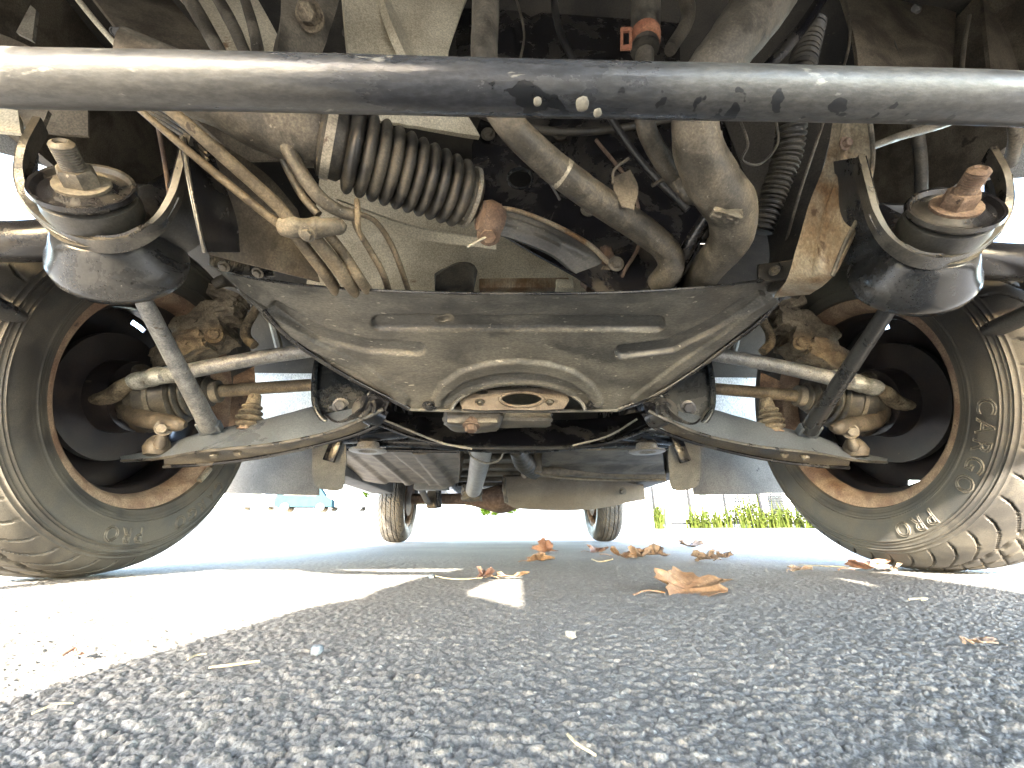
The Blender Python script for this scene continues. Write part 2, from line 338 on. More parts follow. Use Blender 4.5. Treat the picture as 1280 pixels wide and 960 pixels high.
def asphalt():
    m = bpy.data.materials.new('asphalt'); m.use_nodes = True; n = m.node_tree; b = n.nodes['Principled BSDF']
    tc = n.nodes.new('ShaderNodeTexCoord')
    def vor(s, feat='F1'):
        t = n.nodes.new('ShaderNodeTexVoronoi'); t.inputs['Scale'].default_value = s; t.feature = feat; n.links.new(tc.outputs['Object'], t.inputs[0]); return t
    def nz(s, d=6):
        t = n.nodes.new('ShaderNodeTexNoise'); t.inputs['Scale'].default_value = s; t.inputs['Detail'].default_value = d; n.links.new(tc.outputs['Object'], t.inputs[0]); return t
    v = vor(170); sx = n.nodes.new('ShaderNodeSeparateColor'); n.links.new(v.outputs['Color'], sx.inputs[0])
    cr = n.nodes.new('ShaderNodeValToRGB'); e = cr.color_ramp.elements
    e[0].position = 0; e[0].color = (.13, .124, .115, 1); e[1].position = .6; e[1].color = (.165, .157, .145, 1)
    for p, c in ((.9, (.15, .146, .138, 1)), (.95, (.175, .168, .152, 1)), (.99, (.22, .21, .19, 1))):
        k = e.new(p); k.color = c
    n.links.new(sx.outputs[0], cr.inputs[0])
    big = nz(2.2, 4); br = n.nodes.new('ShaderNodeMapRange'); br.inputs[1].default_value = .3; br.inputs[2].default_value = .7; br.inputs[3].default_value = .8; br.inputs[4].default_value = 1.2; n.links.new(big.outputs[0], br.inputs[0])
    sm = nz(900, 3); sr = n.nodes.new('ShaderNodeMapRange'); sr.inputs[1].default_value = .35; sr.inputs[2].default_value = .7; sr.inputs[3].default_value = .72; sr.inputs[4].default_value = 1.35; n.links.new(sm.outputs[0], sr.inputs[0])
    mu = n.nodes.new('ShaderNodeMath'); mu.operation = 'MULTIPLY'; n.links.new(br.outputs[0], mu.inputs[0]); n.links.new(sr.outputs[0], mu.inputs[1])
    hs = n.nodes.new('ShaderNodeHueSaturation'); n.links.new(mu.outputs[0], hs.inputs['Value']); n.links.new(cr.outputs[0], hs.inputs['Color'])
    v2 = vor(420); s2 = n.nodes.new('ShaderNodeSeparateColor'); n.links.new(v2.outputs['Color'], s2.inputs[0])
    g1 = n.nodes.new('ShaderNodeMath'); g1.operation = 'GREATER_THAN'; g1.inputs[1].default_value = .965; n.links.new(s2.outputs[1], g1.inputs[0])
    g2 = n.nodes.new('ShaderNodeMath'); g2.operation = 'LESS_THAN'; g2.inputs[1].default_value = .38; n.links.new(v2.outputs['Distance'], g2.inputs[0])
    g = n.nodes.new('ShaderNodeMath'); g.operation = 'MULTIPLY'; n.links.new(g1.outputs[0], g.inputs[0]); n.links.new(g2.outputs[0], g.inputs[1])
    x = n.nodes.new('ShaderNodeMix'); x.data_type = 'RGBA'; n.links.new(g.outputs[0], x.inputs[0]); n.links.new(hs.outputs[0], x.inputs[6]); x.inputs[7].default_value = (.26, .26, .245, 1)
    n.links.new(x.outputs[2], b.inputs['Base Color']); b.inputs['Roughness'].default_value = .85; b.inputs['Specular IOR Level'].default_value = .25
    bp = n.nodes.new('ShaderNodeBump'); bp.inputs['Strength'].default_value = .4; bp.inputs['Distance'].default_value = .0012
    ad = n.nodes.new('ShaderNodeMath'); ad.operation = 'MULTIPLY_ADD'; ad.inputs[1].default_value = -.8; n.links.new(v.outputs['Distance'], ad.inputs[0]); n.links.new(sm.outputs[0], ad.inputs[2])
    n.links.new(ad.outputs[0], bp.inputs['Height']); n.links.new(bp.outputs[0], b.inputs['Normal'])
    return m
asph = asphalt()

# ---------------------------------------------------------------- ground: one sheet, real chips near the lens
def chips(X, Y, cell, seed, lo=.35):
    """height of rounded stone chips"""
    gx = np.floor(X / cell).astype(int); gy = np.floor(Y / cell).astype(int); H = np.zeros_like(X)
    def hsh(a, b, k):
        h = (a * 374761393 + b * 668265263 + k * 2147483647 + seed * 974711) & 0xffffffff
        h = ((h ^ (h >> 13)) * 1274126177) & 0xffffffff; return ((h ^ (h >> 16)) & 0xffff) / 65535.0
    for dx in (-1, 0, 1):
        for dy in (-1, 0, 1):
            a = gx + dx; b = gy + dy
            px = (a + hsh(a, b, 1)) * cell; py = (b + hsh(a, b, 2)) * cell; r = cell * (.38 + .5 * hsh(a, b, 3))
            an = hsh(a, b, 4) * PI; el = .65 + .35 * hsh(a, b, 5)
            u = (X - px) * np.cos(an) + (Y - py) * np.sin(an); w = (-(X - px) * np.sin(an) + (Y - py) * np.cos(an)) / el
            # blocky metric so chips have flat tops and steep sides
            q = (np.abs(u) ** 3 + np.abs(w) ** 3) ** (1 / 3.)
            tilt = (u * (hsh(a, b, 7) - .5) + w * (hsh(a, b, 8) - .5)) * .7
            h = np.sqrt(np.clip(1 - (q / r) ** 2, 0, 1)) ** .6 * r * (lo + .55 * hsh(a, b, 6)) + np.where(q < r, tilt, 0)
            H = np.maximum(H, h)
    return H
def ground_z(Y):
    t = np.clip(Y - 5.0, 0, None); return np.minimum(.06 * t * t / (t + 3), 1e9) * np.clip(1 - (Y - 60) / 4000, .2, 1)
def build_ground():
    ys = [.085]
    while ys[-1] < 1.5: ys.append(ys[-1] + max(.0011, ys[-1] * ys[-1] * .012 / 1.0 + .0003))
    dense = len(ys)
    while ys[-1] < 900: ys.append(ys[-1] * 1.12)
    ys = [-400, -60, -10, -3, -1, -.4, -.15, 0, .06] + ys
    t = np.r_[-np.linspace(2.6, 1.02, 14), np.linspace(-1, 1, 900), np.linspace(1.02, 2.6, 14)]
    Yg = np.array(ys)[:, None] * np.ones_like(t)[None]
    w = 1.45 * np.clip(np.abs(Yg), .1, None) + .01
    a = np.abs(t)[None]; X = np.where(a <= 1, t[None] * w, np.sign(t)[None] * (w + (a - 1) ** 4 * 140))
    X = X + CAM_X + Yg * .038
    Z = np.where(Yg > 5.0, ground_z(Yg), 0.0)
    m_ = (Yg > .07) & (Yg < 1.7) & (a <= 1)
    xx, yy = X[m_], Yg[m_]
    H = .42 * chips(xx, yy, .0047, 1, .25) + .48 * chips(xx, yy, .0029, 5) + .45 * chips(xx, yy, .0016, 9)
    lowf = np.array([noise.noise(Vector((x * 9, y * 9, 0))) for x, y in zip(xx[::7], yy[::7])])
    lowf = np.repeat(lowf, 7)[:len(xx)]
    fade = np.clip((1.75 - yy) / .9, 0, 1)
    Z[m_] += (.85 * H - .0026 + .0012 * lowf) * fade
    V = np.stack([X, Yg, Z], -1).reshape(-1, 3); nr, nc = X.shape
    i, j = np.meshgrid(np.arange(nr - 1), np.arange(nc - 1), indexing='ij')
    q = (i * nc + j).ravel(); Fc = np.stack([q, q + 1, q + nc + 1, q + nc], -1)
    me = bpy.data.meshes.new('ground'); me.vertices.add(len(V)); me.vertices.foreach_set('co', V.ravel())
    me.loops.add(Fc.size); me.loops.foreach_set('vertex_index', Fc.ravel().astype(np.int32))
    me.polygons.add(len(Fc)); me.polygons.foreach_set('loop_start', np.arange(0, Fc.size, 4, dtype=np.int32))
    me.update(calc_edges=True); me.polygons.foreach_set('use_smooth', np.ones(len(Fc), bool))
    me.materials.append(asph)
    o = bpy.data.objects.new('ground', me); COL.objects.link(o); tag(o, kind='structure')
    print('ground', nr, nc, dense)
build_ground()
exec_marker = 0

# ================================================================ THE VAN
AX_Y, TR = .755, .306
RLOC = Vector((0, 2.0, 0))
van = empty('parked_van', RLOC, label='dusty van parked on asphalt, seen from underneath its front suspension with rusty rims', cat='van')
def part(name, g, m, parent=None, smooth=40, label=None):
    o = obj(name, g[0], g[1], m, parent or van, smooth)
    if label: o['label'] = label
    return o

# ---- wheels (tyre, rim, lettering are sub-parts of each wheel)
def tyre_mesh():
    half = [(-.064, .194), (-.070, .1985), (-.079, .206), (-.0855, .220), (-.089, .238), (-.089, .254), (-.0865, .266), (-.082, .277), (-.076, .2865), (-.068, .2945), (-.056, .3005), (-.036, .3045), (-.012, .306)]
    prof = crom(half + [(-x, r) for x, r in half[::-1]], 5)
    L = np.r_[0, np.cumsum(np.linalg.norm(np.diff(prof, axis=0), axis=1))]; t = np.linspace(0, L[-1], 190)
    prof = np.c_[np.interp(t, L, prof[:, 0]), np.interp(t, L, prof[:, 1])]
    tg = np.gradient(prof, axis=0); tg /= np.linalg.norm(tg, axis=1)[:, None]; nn = np.c_[-tg[:, 1], tg[:, 0]]
    nn *= np.sign((nn * (prof - np.array([0, .24]))).sum(1))[:, None]
    n = 960; A = 2 * PI * np.arange(n) / n; V = []
    N = 60
    for k in range(n):
        an = A[k]
        x, r = prof[:, 0], prof[:, 1]; ax = np.abs(x)
        d = np.zeros(len(x))
        side = ax > .07
        for rr, w, h in ((.2045, .0018, .0022), (.2085, .001, .001), (.213, .001, .0009), (.2595, .0008, .0018), (.2640, .0009, .0022), (.2685, .0008, .0018), (.2730, .0012, .0030), (.2775, .0008, .0018), (.2185, .0006, .0009), (.2225, .0007, .0014), (.2270, .0007, .0012)):
            d += np.where(side, h * np.exp(-((r - rr) / w) ** 2), 0)
        # longitudinal grooves
        for gx in (-.043, -.0165, .0165, .043):
            zig = .0012 * math.sin(an * N)
            d -= .0065 * np.clip(1.4 - np.abs(x - gx - zig) / .0028, 0, 1) * (r > .295)
        # slanted shoulder slots
        ph = (an * 48 / (2 * PI) + ax * 30 + .2 * np.sin(ax * 110)) % 1.0
        slot = np.clip((.055 - np.abs(ph - .5)) / .018, 0, 1) * ((r > .279) & (ax > .047))
        d -= .0045 * slot * np.clip((r - .279) / .008, 0, 1) * np.clip((.305 - r) / .003 + .2, 0, 1)
        ph2 = (an * N * 1 / (2 * PI) - x * 26) % 1.0
        d -= .003 * np.clip((.07 - np.abs(ph2 - .5)) / .03, 0, 1) * (ax < .04)
        X = x + nn[:, 0] * d; R = r + nn[:, 1] * d
        V.append(np.c_[X, R * math.cos(an), R * math.sin(an)])
    V = np.concatenate(V); q = len(prof); Fc = []
    for k in range(n):
        k2 = (k + 1) % n
        for j in range(q - 1): Fc.append((k * q + j, k * q + j + 1, k2 * q + j + 1, k2 * q + j))
    return V, Fc
def ax_lathe(prof, n=96, wob=None, x0=0): return lathe((x0, 0, 0), (1, 0, 0), prof, n, wob)
def shell(prof, th=.003, n=96):
    """revolve an open profile around X as a closed thin shell"""
    pr = np.array(prof, float); tg = np.gradient(pr, axis=0); tg /= np.linalg.norm(tg, axis=1)[:, None]; nn = np.c_[-tg[:, 1], tg[:, 0]] * th
    loop = np.vstack([pr, (pr + nn)[::-1]]); V = []; Fc = []; q = len(loop)
    for k in range(n):
        a = 2 * PI * k / n
        for x, r in loop: V.append((x, r * math.cos(a), r * math.sin(a)))
    for k in range(n):
        k2 = (k + 1) % n
        for j in range(q): Fc.append((k * q + j, k2 * q + j, k2 * q + (j + 1) % q, k * q + (j + 1) % q))
    return V, Fc
def rim_flange():
    return shell([(-.076, .2045), (-.0745, .2075), (-.071, .2065), (-.069, .2), (-.067, .192), (-.062, .186), (-.05, .1815), (-.043, .180)], -.0045)
def rim_barrel():
    pr = crom([(-.044, .180), (-.036, .176), (-.026, .165), (-.005, .164), (.02, .166), (.035, .178), (.05, .186), (.066, .19), (.07, .2), (.075, .206)], 4)
    return shell(pr, .003)
def rim_disc():
    n = 144; rs = [.02, .035, .05, .062, .075, .088, .098, .106, .113, .122, .132, .142, .152, .162, .1745]
    def xx(r): return .038 + (.016 * math.exp(-((r - .095) / .028) ** 2)) - .009 * max(0, (r - .12) / .04)
    V = []; Fc = []; q = len(rs)
    for s in (0, .0035):
        for k in range(n):
            a = 2 * PI * k / n
            for r in rs: V.append((xx(r) + s, r * math.cos(a), r * math.sin(a)))
    hole = lambda k, j: (j == 12) and (k % 36) < 5
    N0 = n * q
    for k in range(n):
        k2 = (k + 1) % n
        for j in range(q - 1):
            if hole(k, j): continue
            f = (k * q + j, k2 * q + j, k2 * q + j + 1, k * q + j + 1); Fc.append(f); Fc.append(tuple(N0 + i for i in f[::-1]))
            if hole((k + 1) % n, j): Fc.append((k2 * q + j, k2 * q + j + N0, k2 * q + j + 1 + N0, k2 * q + j + 1))
            if hole((k - 1) % n, j): Fc.append((k * q + j, k * q + j + 1, k * q + j + 1 + N0, k * q + j + N0))
    return V, Fc
def lettering(text, a0, rmid, size, a_step):
    """raised outline letters bent round the inner sidewall (local -X side)"""
    V = []; Fc = []; cur = bpy.data.curves.new('lettering', 'FONT'); cur.body = text; cur.size = size; cur.fill_mode = 'NONE'; cur.bevel_depth = size * .035; cur.bevel_resolution = 0
    cur.resolution_u = 3; cur.space_character = 1.35
    o = bpy.data.objects.new('tmp', cur); COL.objects.link(o); dg = bpy.context.evaluated_depsgraph_get(); me = o.evaluated_get(dg).to_mesh()
    vs = [v.co.copy() for v in me.vertices]; fs = [tuple(p.vertices) for p in me.polygons]
    o.evaluated_get(dg).to_mesh_clear(); COL.objects.unlink(o); bpy.data.objects.remove(o); bpy.data.curves.remove(cur)
    for p in vs:
        r = rmid + (p.y - size * .35) * 1.0; ang = a0 + a_step * p.x / rmid
        # sidewall surface x at this radius
        xs = -np.interp(r, [.22, .238, .254, .266, .277], [.0855, .0893, .0895, .0868, .082])
        V.append((xs - p.z * 1.0, r * math.cos(ang), r * math.sin(ang)))
    return V, fs
def weight():
    return tube([(-.078, .2 * math.cos(a), .2 * math.sin(a), .006) for a in np.linspace(3.72, 3.9, 6)], 8, 3)
T_ME = R_ME = None
protos = {}
def wheel(x, y, rz, letters=None, wt=False, spin=0):
    global MIR
    w = empty('wheel', (0, 0, 0)); w.parent = van; w.location = Vector((x, y, TR)) - RLOC; w.rotation_euler = (0, 0, rz)
    def sub(name, key, fn, m, ang=35):
        if key not in protos:
            V, Fc = fn(); me = bpy.data.meshes.new(name); me.from_pydata([tuple(v) for v in V], [], Fc); me.validate()
            me.polygons.foreach_set('use_smooth', [True] * len(me.polygons)); me.set_sharp_from_angle(angle=math.radians(ang)); me.materials.append(m); protos[key] = me
        o = bpy.data.objects.new(name, protos[key]); COL.objects.link(o); o.parent = w; return o
    sub('tyre', 'tyre', tyre_mesh, tyrem, 50)
    o = sub('rim_flange', 'fl', rim_flange, rimrust)
    sub('rim_barrel', 'ba', rim_barrel, rimdark); sub('wheel_disc', 'di', rim_disc, rimdark)
    if letters:
        for txt, a in letters: sub('lettering', 'le' + txt + str(a), lambda: lettering(txt, a, .2445, .034, 1), tyrelet, 30)
    if wt: sub('balance_weight', 'we', weight, strapm)
    return w
tyrelet = mat('worn raised lettering', (.05, .045, .038), (.085, .076, .06), sc=40, rough=.6, bump=.2)
# angle: 0 = +Y local, 90 = up.  right wheel seen from inside (-X side)
wheel(.735, AX_Y, 0, [('CARGO', math.radians(196)), ('PRO', math.radians(243))])
wheel(-.735, AX_Y, PI, [('CARGO', math.radians(214)), ('PRO', math.radians(264))], wt=True)
wheel(.755, 3.18, 0); wheel(-.755, 3.18, PI)

# ---- stabiliser bar right above the lens
bar = [(-.66, .50, .33, .0118), (-.60, .33, .31, .0118), (-.52, .19, .283, .0118), (-.40, .142, .272, .0118)]
def bl(u, v): p = P(u, v, .14); return (p.x, p.y, p.z, .0119)
mid = [bl(-20, 97), bl(300, 103), bl(640, 111), bl(1000, 118), bl(1300, 126)]
bar = bar + mid + [(.40, .142, .27, .0118), (.52, .19, .283, .0118), (.60, .33, .31, .0118), (.66, .50, .33, .0118)]
sbar = part('stabiliser_bar', tube(bar, 40, 14, bump=.00012), barm)
for i, (u, v, r) in enumerate(((672, 127, 5), (728, 130, 8), (747, 141, 5))):
    c = P(u, v, .14); dirn = (CAM - c).normalized(); c = c + dirn * .0098
    s_ = rad(c, r); part('mud_spot', lump(c, (s_ * 2, s_ * 2, .0012), align(dirn) @ Matrix.Rotation(PI / 2, 3, 'Y'), i, .12, 4, .2), dusty, sbar)

# ---- crossmember belly (embossed plate)
def sdist(u, v, pts):
    best = 1e9
    for (x0, y0), (x1, y1) in zip(pts[:-1], pts[1:]):
        dx, dy = x1 - x0, y1 - y0; t = max(0, min(1, ((u - x0) * dx + (v - y0) * dy) / (dx * dx + dy * dy)))
        best = min(best, math.hypot(u - x0 - t * dx, v - y0 - t * dy))
    return best
def groove(u, v, pts, w, h, soft=.45):
    d = sdist(u, v, pts)
    if d > w * 1.6: return 0
    t = max(0, min(1, (w - d) / (w * soft) + .5)); return h * t * t * (3 - 2 * t)
ARC = [(548, 500), (556, 484), (580, 468), (612, 459), (648, 456), (684, 459), (714, 468), (736, 484), (746, 500)]
def belly(u, v):
    h = groove(u, v, [(474, 404), (560, 404), (730, 404), (822, 405)], 9, -.008, .3)
    h += groove(u, v, [(345, 385), (400, 418), (462, 434), (522, 436)], 8, -.009, .3)
    h += groove(u, v, [(948, 372), (890, 408), (840, 432), (778, 440)], 8, -.009, .3)
    h += groove(u, v, ARC, 7, .008, .35) + groove(u, v, [(x, y + 16) for x, y in ARC[1:-1]], 5, -.004)
    h += groove(u, v, [(335, 392), (392, 432), (450, 458), (505, 500)], 6, .005)
    h += groove(u, v, [(965, 374), (900, 426), (850, 458), (795, 500)], 6, .005)
    h += .0012 * noise.noise(Vector((u * .02, v * .02, 0))) + .0004 * noise.noise(Vector((u * .1, v * .1, 3)))
    return h
top = [(262, 331, .50), (300, 345, .49), (360, 355, .48), (450, 363, .47), (600, 368, .465), (760, 367, .465), (880, 360, .475), (950, 352, .485), (1002, 345, .49)]
bot = [(330, 388, .53), (350, 412, .56), (385, 440, .60), (440, 474, .66), (512, 511, .72), (600, 513, .735), (690, 513, .735), (772, 512, .72), (822, 492, .69), (870, 462, .65), (918, 426, .60), (950, 402, .56), (985, 362, .52)]
# left and right corners share the lip curve, so split the bottom edge at even steps
cm = part('crossmember', loft(top, bot, 300, 110, .003, belly, bow=.0, cut=lambda u, v: ((u - 648) / 84) ** 2 + ((v - 516) / 36) ** 2 < 1), skid, smooth=60)
ARC2 = [(648 + 84 * math.cos(a_), 516 - 36 * math.sin(a_)) for a_ in np.linspace(.08, PI - .08, 16)]
part('arch_wall', loft([(u, v, .705 - .0 * u) for u, v in ARC2], [(648 + (u - 648) * .97, 516 + (v - 516) * .90, .78) for u, v in ARC2], 40, 6, .003), black, cm)
part('arch_lip', tp([(u, v, .702, 2.4) for u, v in ARC2], 8, 3), skid, cm)
def lip(L, r, rr=1.0): return tp([(u, v, Y - .004, r) for u, v, Y in L], 10, 6)
part('crossmember_lip', lip(bot[0:5], 3.2), black, cm); part('crossmember_lip', lip(bot[7:], 3.2), black, cm)
part('crossmember_edge', tp([(u, v - 1, Y, 2.0) for u, v, Y in top], 8, 6), blackgloss, cm)
part('crossmember_edge', tp([(512, 512, .715, 2), (600, 514, .73, 2), (690, 514, .73, 2), (772, 513, .715, 2)], 8, 6), skid, cm)
# black tabs at both upper corners
part('corner_tab', plate(pp([(262, 316), (338, 322), (342, 345), (300, 343), (262, 331)], .47), .004), blackgloss, cm)
part('corner_tab', plate(pp([(948, 330), (1035, 322), (1038, 341), (1000, 347), (948, 352)], .46), .004), blackgloss, cm)
part('corner_bracket', loft([(1000, 347, .475), (980, 350, .48), (955, 354, .48)], [(1062, 300, .44), (1020, 318, .45), (960, 330, .47)], 14, 8, .003), dusty, cm)
# access arch with tan plate and oval hole
pl = plate(pp(smoothloop([(578, 489), (592, 486), (612, 488), (640, 487), (705, 484), (709, 490), (705, 511), (640, 512), (578, 511)], 2), .715), .004,
           [pp(ell(652, 499, 26, 8, 22), .715), pp(ell(602, 490, 9, 3, 8), .715)])
part('access_plate', pl, tanplate, cm)
part('access_ring', tp([(u, v, .713, 2.2) for u, v in ell(652, 499, 27, 9, 24)] + [(679, 499, .713, 2.2)], 8, 2), tanplate, cm)
for u in (600, 687): part('bolt', hexbolt(P(u, 502, .713), (0, -.4, -1), .006, .006), dusty, cm)
part('bolt', hexbolt(P(537, 507, .71), (0, -.4, -1), .009, .006), blackgloss, cm)
part('bolt', hexbolt(P(742, 505, .71), (0, -.4, -1), .009, .006), blackgloss, cm)
# torn hole in belly: a black cup, its colour standing for the dark inside
part('painted_tear', lathe(P(556, 394, .505) + Vector((0, -.004, -.006)), (0, -.3, -1), [(0, .009), (.002, .011), (.0025, .007), (.001, .005)], 14, lambda t, a: 1 + .35 * math.sin(a * 2 + 1)), rubber, cm)

# ---- transmission casting with drain plug under the crossmember
part('oil_sump', lump(P(592, 521, .80), (.11, .09, .05), None, 4, .10, 10, .55), dusty)
part('oil_sump_rim', lump(P(640, 522, .82), (.16, .06, .03), None, 6, .08, 8, .8), dusty)
part('drain_plug', join(hexbolt(P(589, 532, .77), (0, -.2, -1), .0115, .012), lathe(P(589, 528, .77), (0, -.2, -1), [(-.01, .017), (.004, .017), (.006, .014)], 20)), rust)

# ---- suspension, built on the left and mirrored
def suspension():
    # tension rod and its bushing
    o = P(108, 240, .315); e = P(262, 533, .70); ax = (e - o).normalized()
    st = o - ax * .052
    r1 = part('tension_rod', tube([(*(o + ax * .03), .0085), (*(o + ax * .1), .0085), (*(o + (e - o) * .55), .0105), (*(o + (e - o) * .9), .0135), (*e, .015)], 20, 6, bump=.0003), blackgloss if MIR else rodm)
    a, b, c = frame(ax)
    foot = box(e + ax * .012, (.05, .035, .014), align(ax)); part('rod_foot', foot, steel, r1)
    wash = part('bushing_washer', lathe(o - ax * .006, ax, [(-.001, .010), (-.001, .020), (.003, .026), (.0035, .0325), (-.0005, .0355), (-.001, .038), (.003, .039), (.006, .037), (.008, .030), (.008, .010)], 48), black)
    nutm = rust if MIR else dusty
    part('nut', hexbolt(o - ax * .006, -ax, .0145, .017), nutm, wash)
    part('stud', lathe(o - ax * .02, -ax, [(0, .0085)] + [(.002 + i * .0011, .0085 + (.0006 if i % 2 else 0)) for i in range(20)] + [(.0245, .0078), (.026, .005), (.0235, .0035)], 24), nutm, wash)
    part('bushing', lathe(o + ax * .0015, ax, [(0, .030), (.004, .036), (.012, .0375), (.024, .036), (.028, .03)], 40), rubberclean)
    # cradle: dished ring, then the rear dome
    o2 = o + ax * .034
    cr = part('bushing_cradle', lathe(o2, ax, [(.002, .036), (.004, .040), (.012, .045), (.022, .050), (.030, .0555), (.037, .0585), (.048, .0585), (.058, .054), (.066, .044), (.071, .030), (.073, .012)], 64, lambda t, an: 1 + .012 * math.sin(3 * an + 1)), blackgloss)
    part('bushing_cup', lathe(o2, ax, [(-.002, .040), (.003, .038), (.004, .036), (.005, .01)], 40), rubber, cr)
    # strap that carries the cradle: bent flat steel from the ring up to the rail
    def U(k): return o2 + (a * math.cos(k) + b * math.sin(k)) * .051 - ax * .004
    q = P(232, 176, .31)
    SP = [(48, 150, .30), (30, 185, .30), (26, 222, .31), (40, 258, .32), (72, 285, .325), (110, 300, .33), (155, 299, .33), (192, 279, .325), (214, 248, .32), (225, 212, .315), (235, 172, .31)]
    pts = [P(*q_) for q_ in SP]
    stp = []
    C = crom([tuple(p) for p in pts], 6)
    V = []; Fc = []
    for i, p in enumerate(C):
        p = Vector(p); t = Vector(C[min(i + 1, len(C) - 1)]) - Vector(C[max(i - 1, 0)]); t.normalize(); s_ = t.cross(ax).normalized()
        for k, (w, d) in enumerate(((-.003, -.003), (.003, -.003), (.0034, .0), (.0025, .012), (-.0025, .012), (-.0034, 0))): V.append(p + s_ * w + ax * d)
    for i in range(len(C) - 1):
        for k in range(6): Fc.append((i * 6 + k, i * 6 + (k + 1) % 6, (i + 1) * 6 + (k + 1) % 6, (i + 1) * 6 + k))
    Fc += [(5, 4, 3, 2, 1, 0), tuple((len(C) - 1) * 6 + k for k in range(6))]
    part('cradle_strap', (V, Fc), blackedge, cr)
    part('cradle_cup', loft(SP[1:], [(52, 195, .35), (52, 225, .36), (60, 250, .37), (80, 275, .38), (112, 300, .385), (150, 304, .385), (180, 290, .38), (205, 260, .37), (225, 225, .36), (245, 180, .35)], 60, 12, .003, lambda u, v: -.002), black, cr)
    part('cradle_web', loft([(150, 297, .345), (195, 276, .345), (216, 240, .335), (236, 172, .325)], [(150, 335, .40), (230, 318, .40), (262, 280, .39), (262, 180, .37)], 24, 10, .003), blackgloss, cr)
    # bracket horn to the right of the bushing
    if not MIR:
        h = part('frame_horn', loft([(228, 172, .30), (240, 230, .31), (252, 290, .325), (258, 315, .335)], [(255, 165, .34), (275, 215, .35), (296, 275, .36), (300, 315, .37)], 20, 8, .004), black)
        part('horn_edge', tp([(228, 172, .298, 4), (238, 230, .308, 2.4), (250, 290, .323, 2.4), (256, 316, .333, 3)], 8, 5), blackedge, h)
        part('horn_web', loft([(258, 168, .345), (330, 215, .40), (372, 262, .45)], [(262, 318, .40), (330, 335, .44), (400, 352, .48)], 20, 12, .003), floorbrown, h)
    # lower arm: pressed channel from the inner pivot to the ball joint
    la = part('lower_arm', loft([(150, 571, .725), (195, 562, .73), (250, 543, .725), (330, 526, .72), (395, 508, .72), (430, 498, .72)],
                                [(152, 576, .715), (200, 573, .70), (255, 564, .685), (335, 556, .67), (410, 541, .67), (452, 524, .68)], 60, 14, .004,
                                lambda u, v: .0035 * math.sin((u - 150) / 300 * PI) + .0006 * noise.noise(Vector((u * .05, v * .05, 0)))), steel)
    part('arm_flange', tp([(152, 576, .713, 2), (200, 573, .698, 2.2), (255, 564, .683, 2.4), (335, 556, .668, 2.6), (410, 541, .668, 2.6), (455, 523, .675, 3), (478, 512, .69, 3)], 8, 6), blackedge, la)
    part('arm_web', loft([(205, 574, .70), (255, 566, .69), (335, 555, .68), (410, 540, .68), (455, 522, .69)],
                         [(205, 582, .73), (260, 579, .73), (340, 568, .73), (425, 548, .73), (478, 524, .72)], 44, 8, .004), dusty, la)
    part('arm_lip', tp([(205, 583, .728, 2.8), (260, 580, .728, 2.6), (340, 569, .728, 2.6), (425, 549, .728, 2.6), (470, 532, .72, 2.8), (484, 514, .71, 2.6)], 8, 6), black, la)
    for u, v in ((299, 562), (270, 566)): part('bolt', hexbolt(P(u, v, .70), (0, -.5, -1), .0065, .010), dusty, la)
    part('arm_bush', lathe(P(458, 512, .69), (.25, 1, 0), [(-.012, .010), (-.012, .016), (-.008, .0165), (-.008, .023), (.03, .023), (.03, .01)], 28), black, la)
    part('pivot_strap', loft([(395, 505, .695), (420, 528, .68), (450, 512, .67), (462, 494, .67), (486, 503, .68)], [(398, 512, .72), (424, 536, .70), (455, 524, .69), (468, 508, .69), (482, 514, .70)], 40, 6, .003), black, la)
    # bracket with pressed pocket and bolt
    ol = smoothloop([(397, 450), (402, 446), (440, 452), (470, 470), (474, 482), (462, 492), (450, 512), (438, 525), (420, 530), (404, 524), (394, 505), (393, 478)], 4)
    bk = part('pivot_bracket', plate(pp(ol, .70), .004), bracketm)
    part('bracket_rim', tp([(u, v, .694, 4) for u, v in ol + ol[:2]], 10, 1), bracketm, bk)
    part('bolt', hexbolt(P(426, 507, .70), (CAM - P(426, 507, .70)).normalized() * .6 + Vector((0, -.6, -.2)), .0095, .009), black, bk)
    part('dimple', lathe(P(414, 511, .70), (0, -1, -.4), [(0, .004), (.001, .0045), (.0012, .0025), (-.0004, .0015)], 14), blackgloss, bk)
    # tie rod: tube, crinkled boot, end
    tr = part('tie_rod', tp([(470, 424, .66, 9), (400, 436, .665, 9.5), (320, 448, .67, 10), (245, 462, .675, 11), (205, 470, .68, 11)], 20, 6, bump=.0003), rodm)
    part('tie_rod_wrap', tp([(232, 464, .678, 12), (222, 466, .678, 13.5), (208, 469, .68, 11.8), (195, 471, .68, 13.6), (182, 474, .68, 12), (170, 477, .68, 13.2), (164, 479, .68, 11)], 20, 4, bump=.0022), foil, tr)
    te = part('tie_rod_end', tp([(170, 476, .69, 9.5), (156, 482, .69, 11), (142, 493, .70, 12), (128, 498, .70, 11), (104, 500, .71, 8)], 18, 5, bump=.0012), cast, tr)
    part('ball_joint_cap', lathe(P(124, 482, .71), (0, 0, 1), [(-.02, .012), (-.012, .022), (0, .024), (.01, .02), (.016, .010)], 24), rubber, te)
    # drive shaft, CV boot
    ds = part('drive_shaft', tp([(470, 478, .80, 7.5), (395, 481, .78, 8), (330, 485, .77, 8.5), (276, 489, .76, 9)], 18, 5, bump=.0004), shaft)
    c1 = P(272, 489, .757); c2 = P(186, 497, .745); bx = (c2 - c1).normalized(); Lb = (c2 - c1).length
    part('cv_clamp', lathe(c1 - bx * .004, bx, [(0, .015), (0, .021), (.006, .022), (.012, .021), (.012, .015)], 28), dusty, ds)
    pr = [(0.008, .017)]
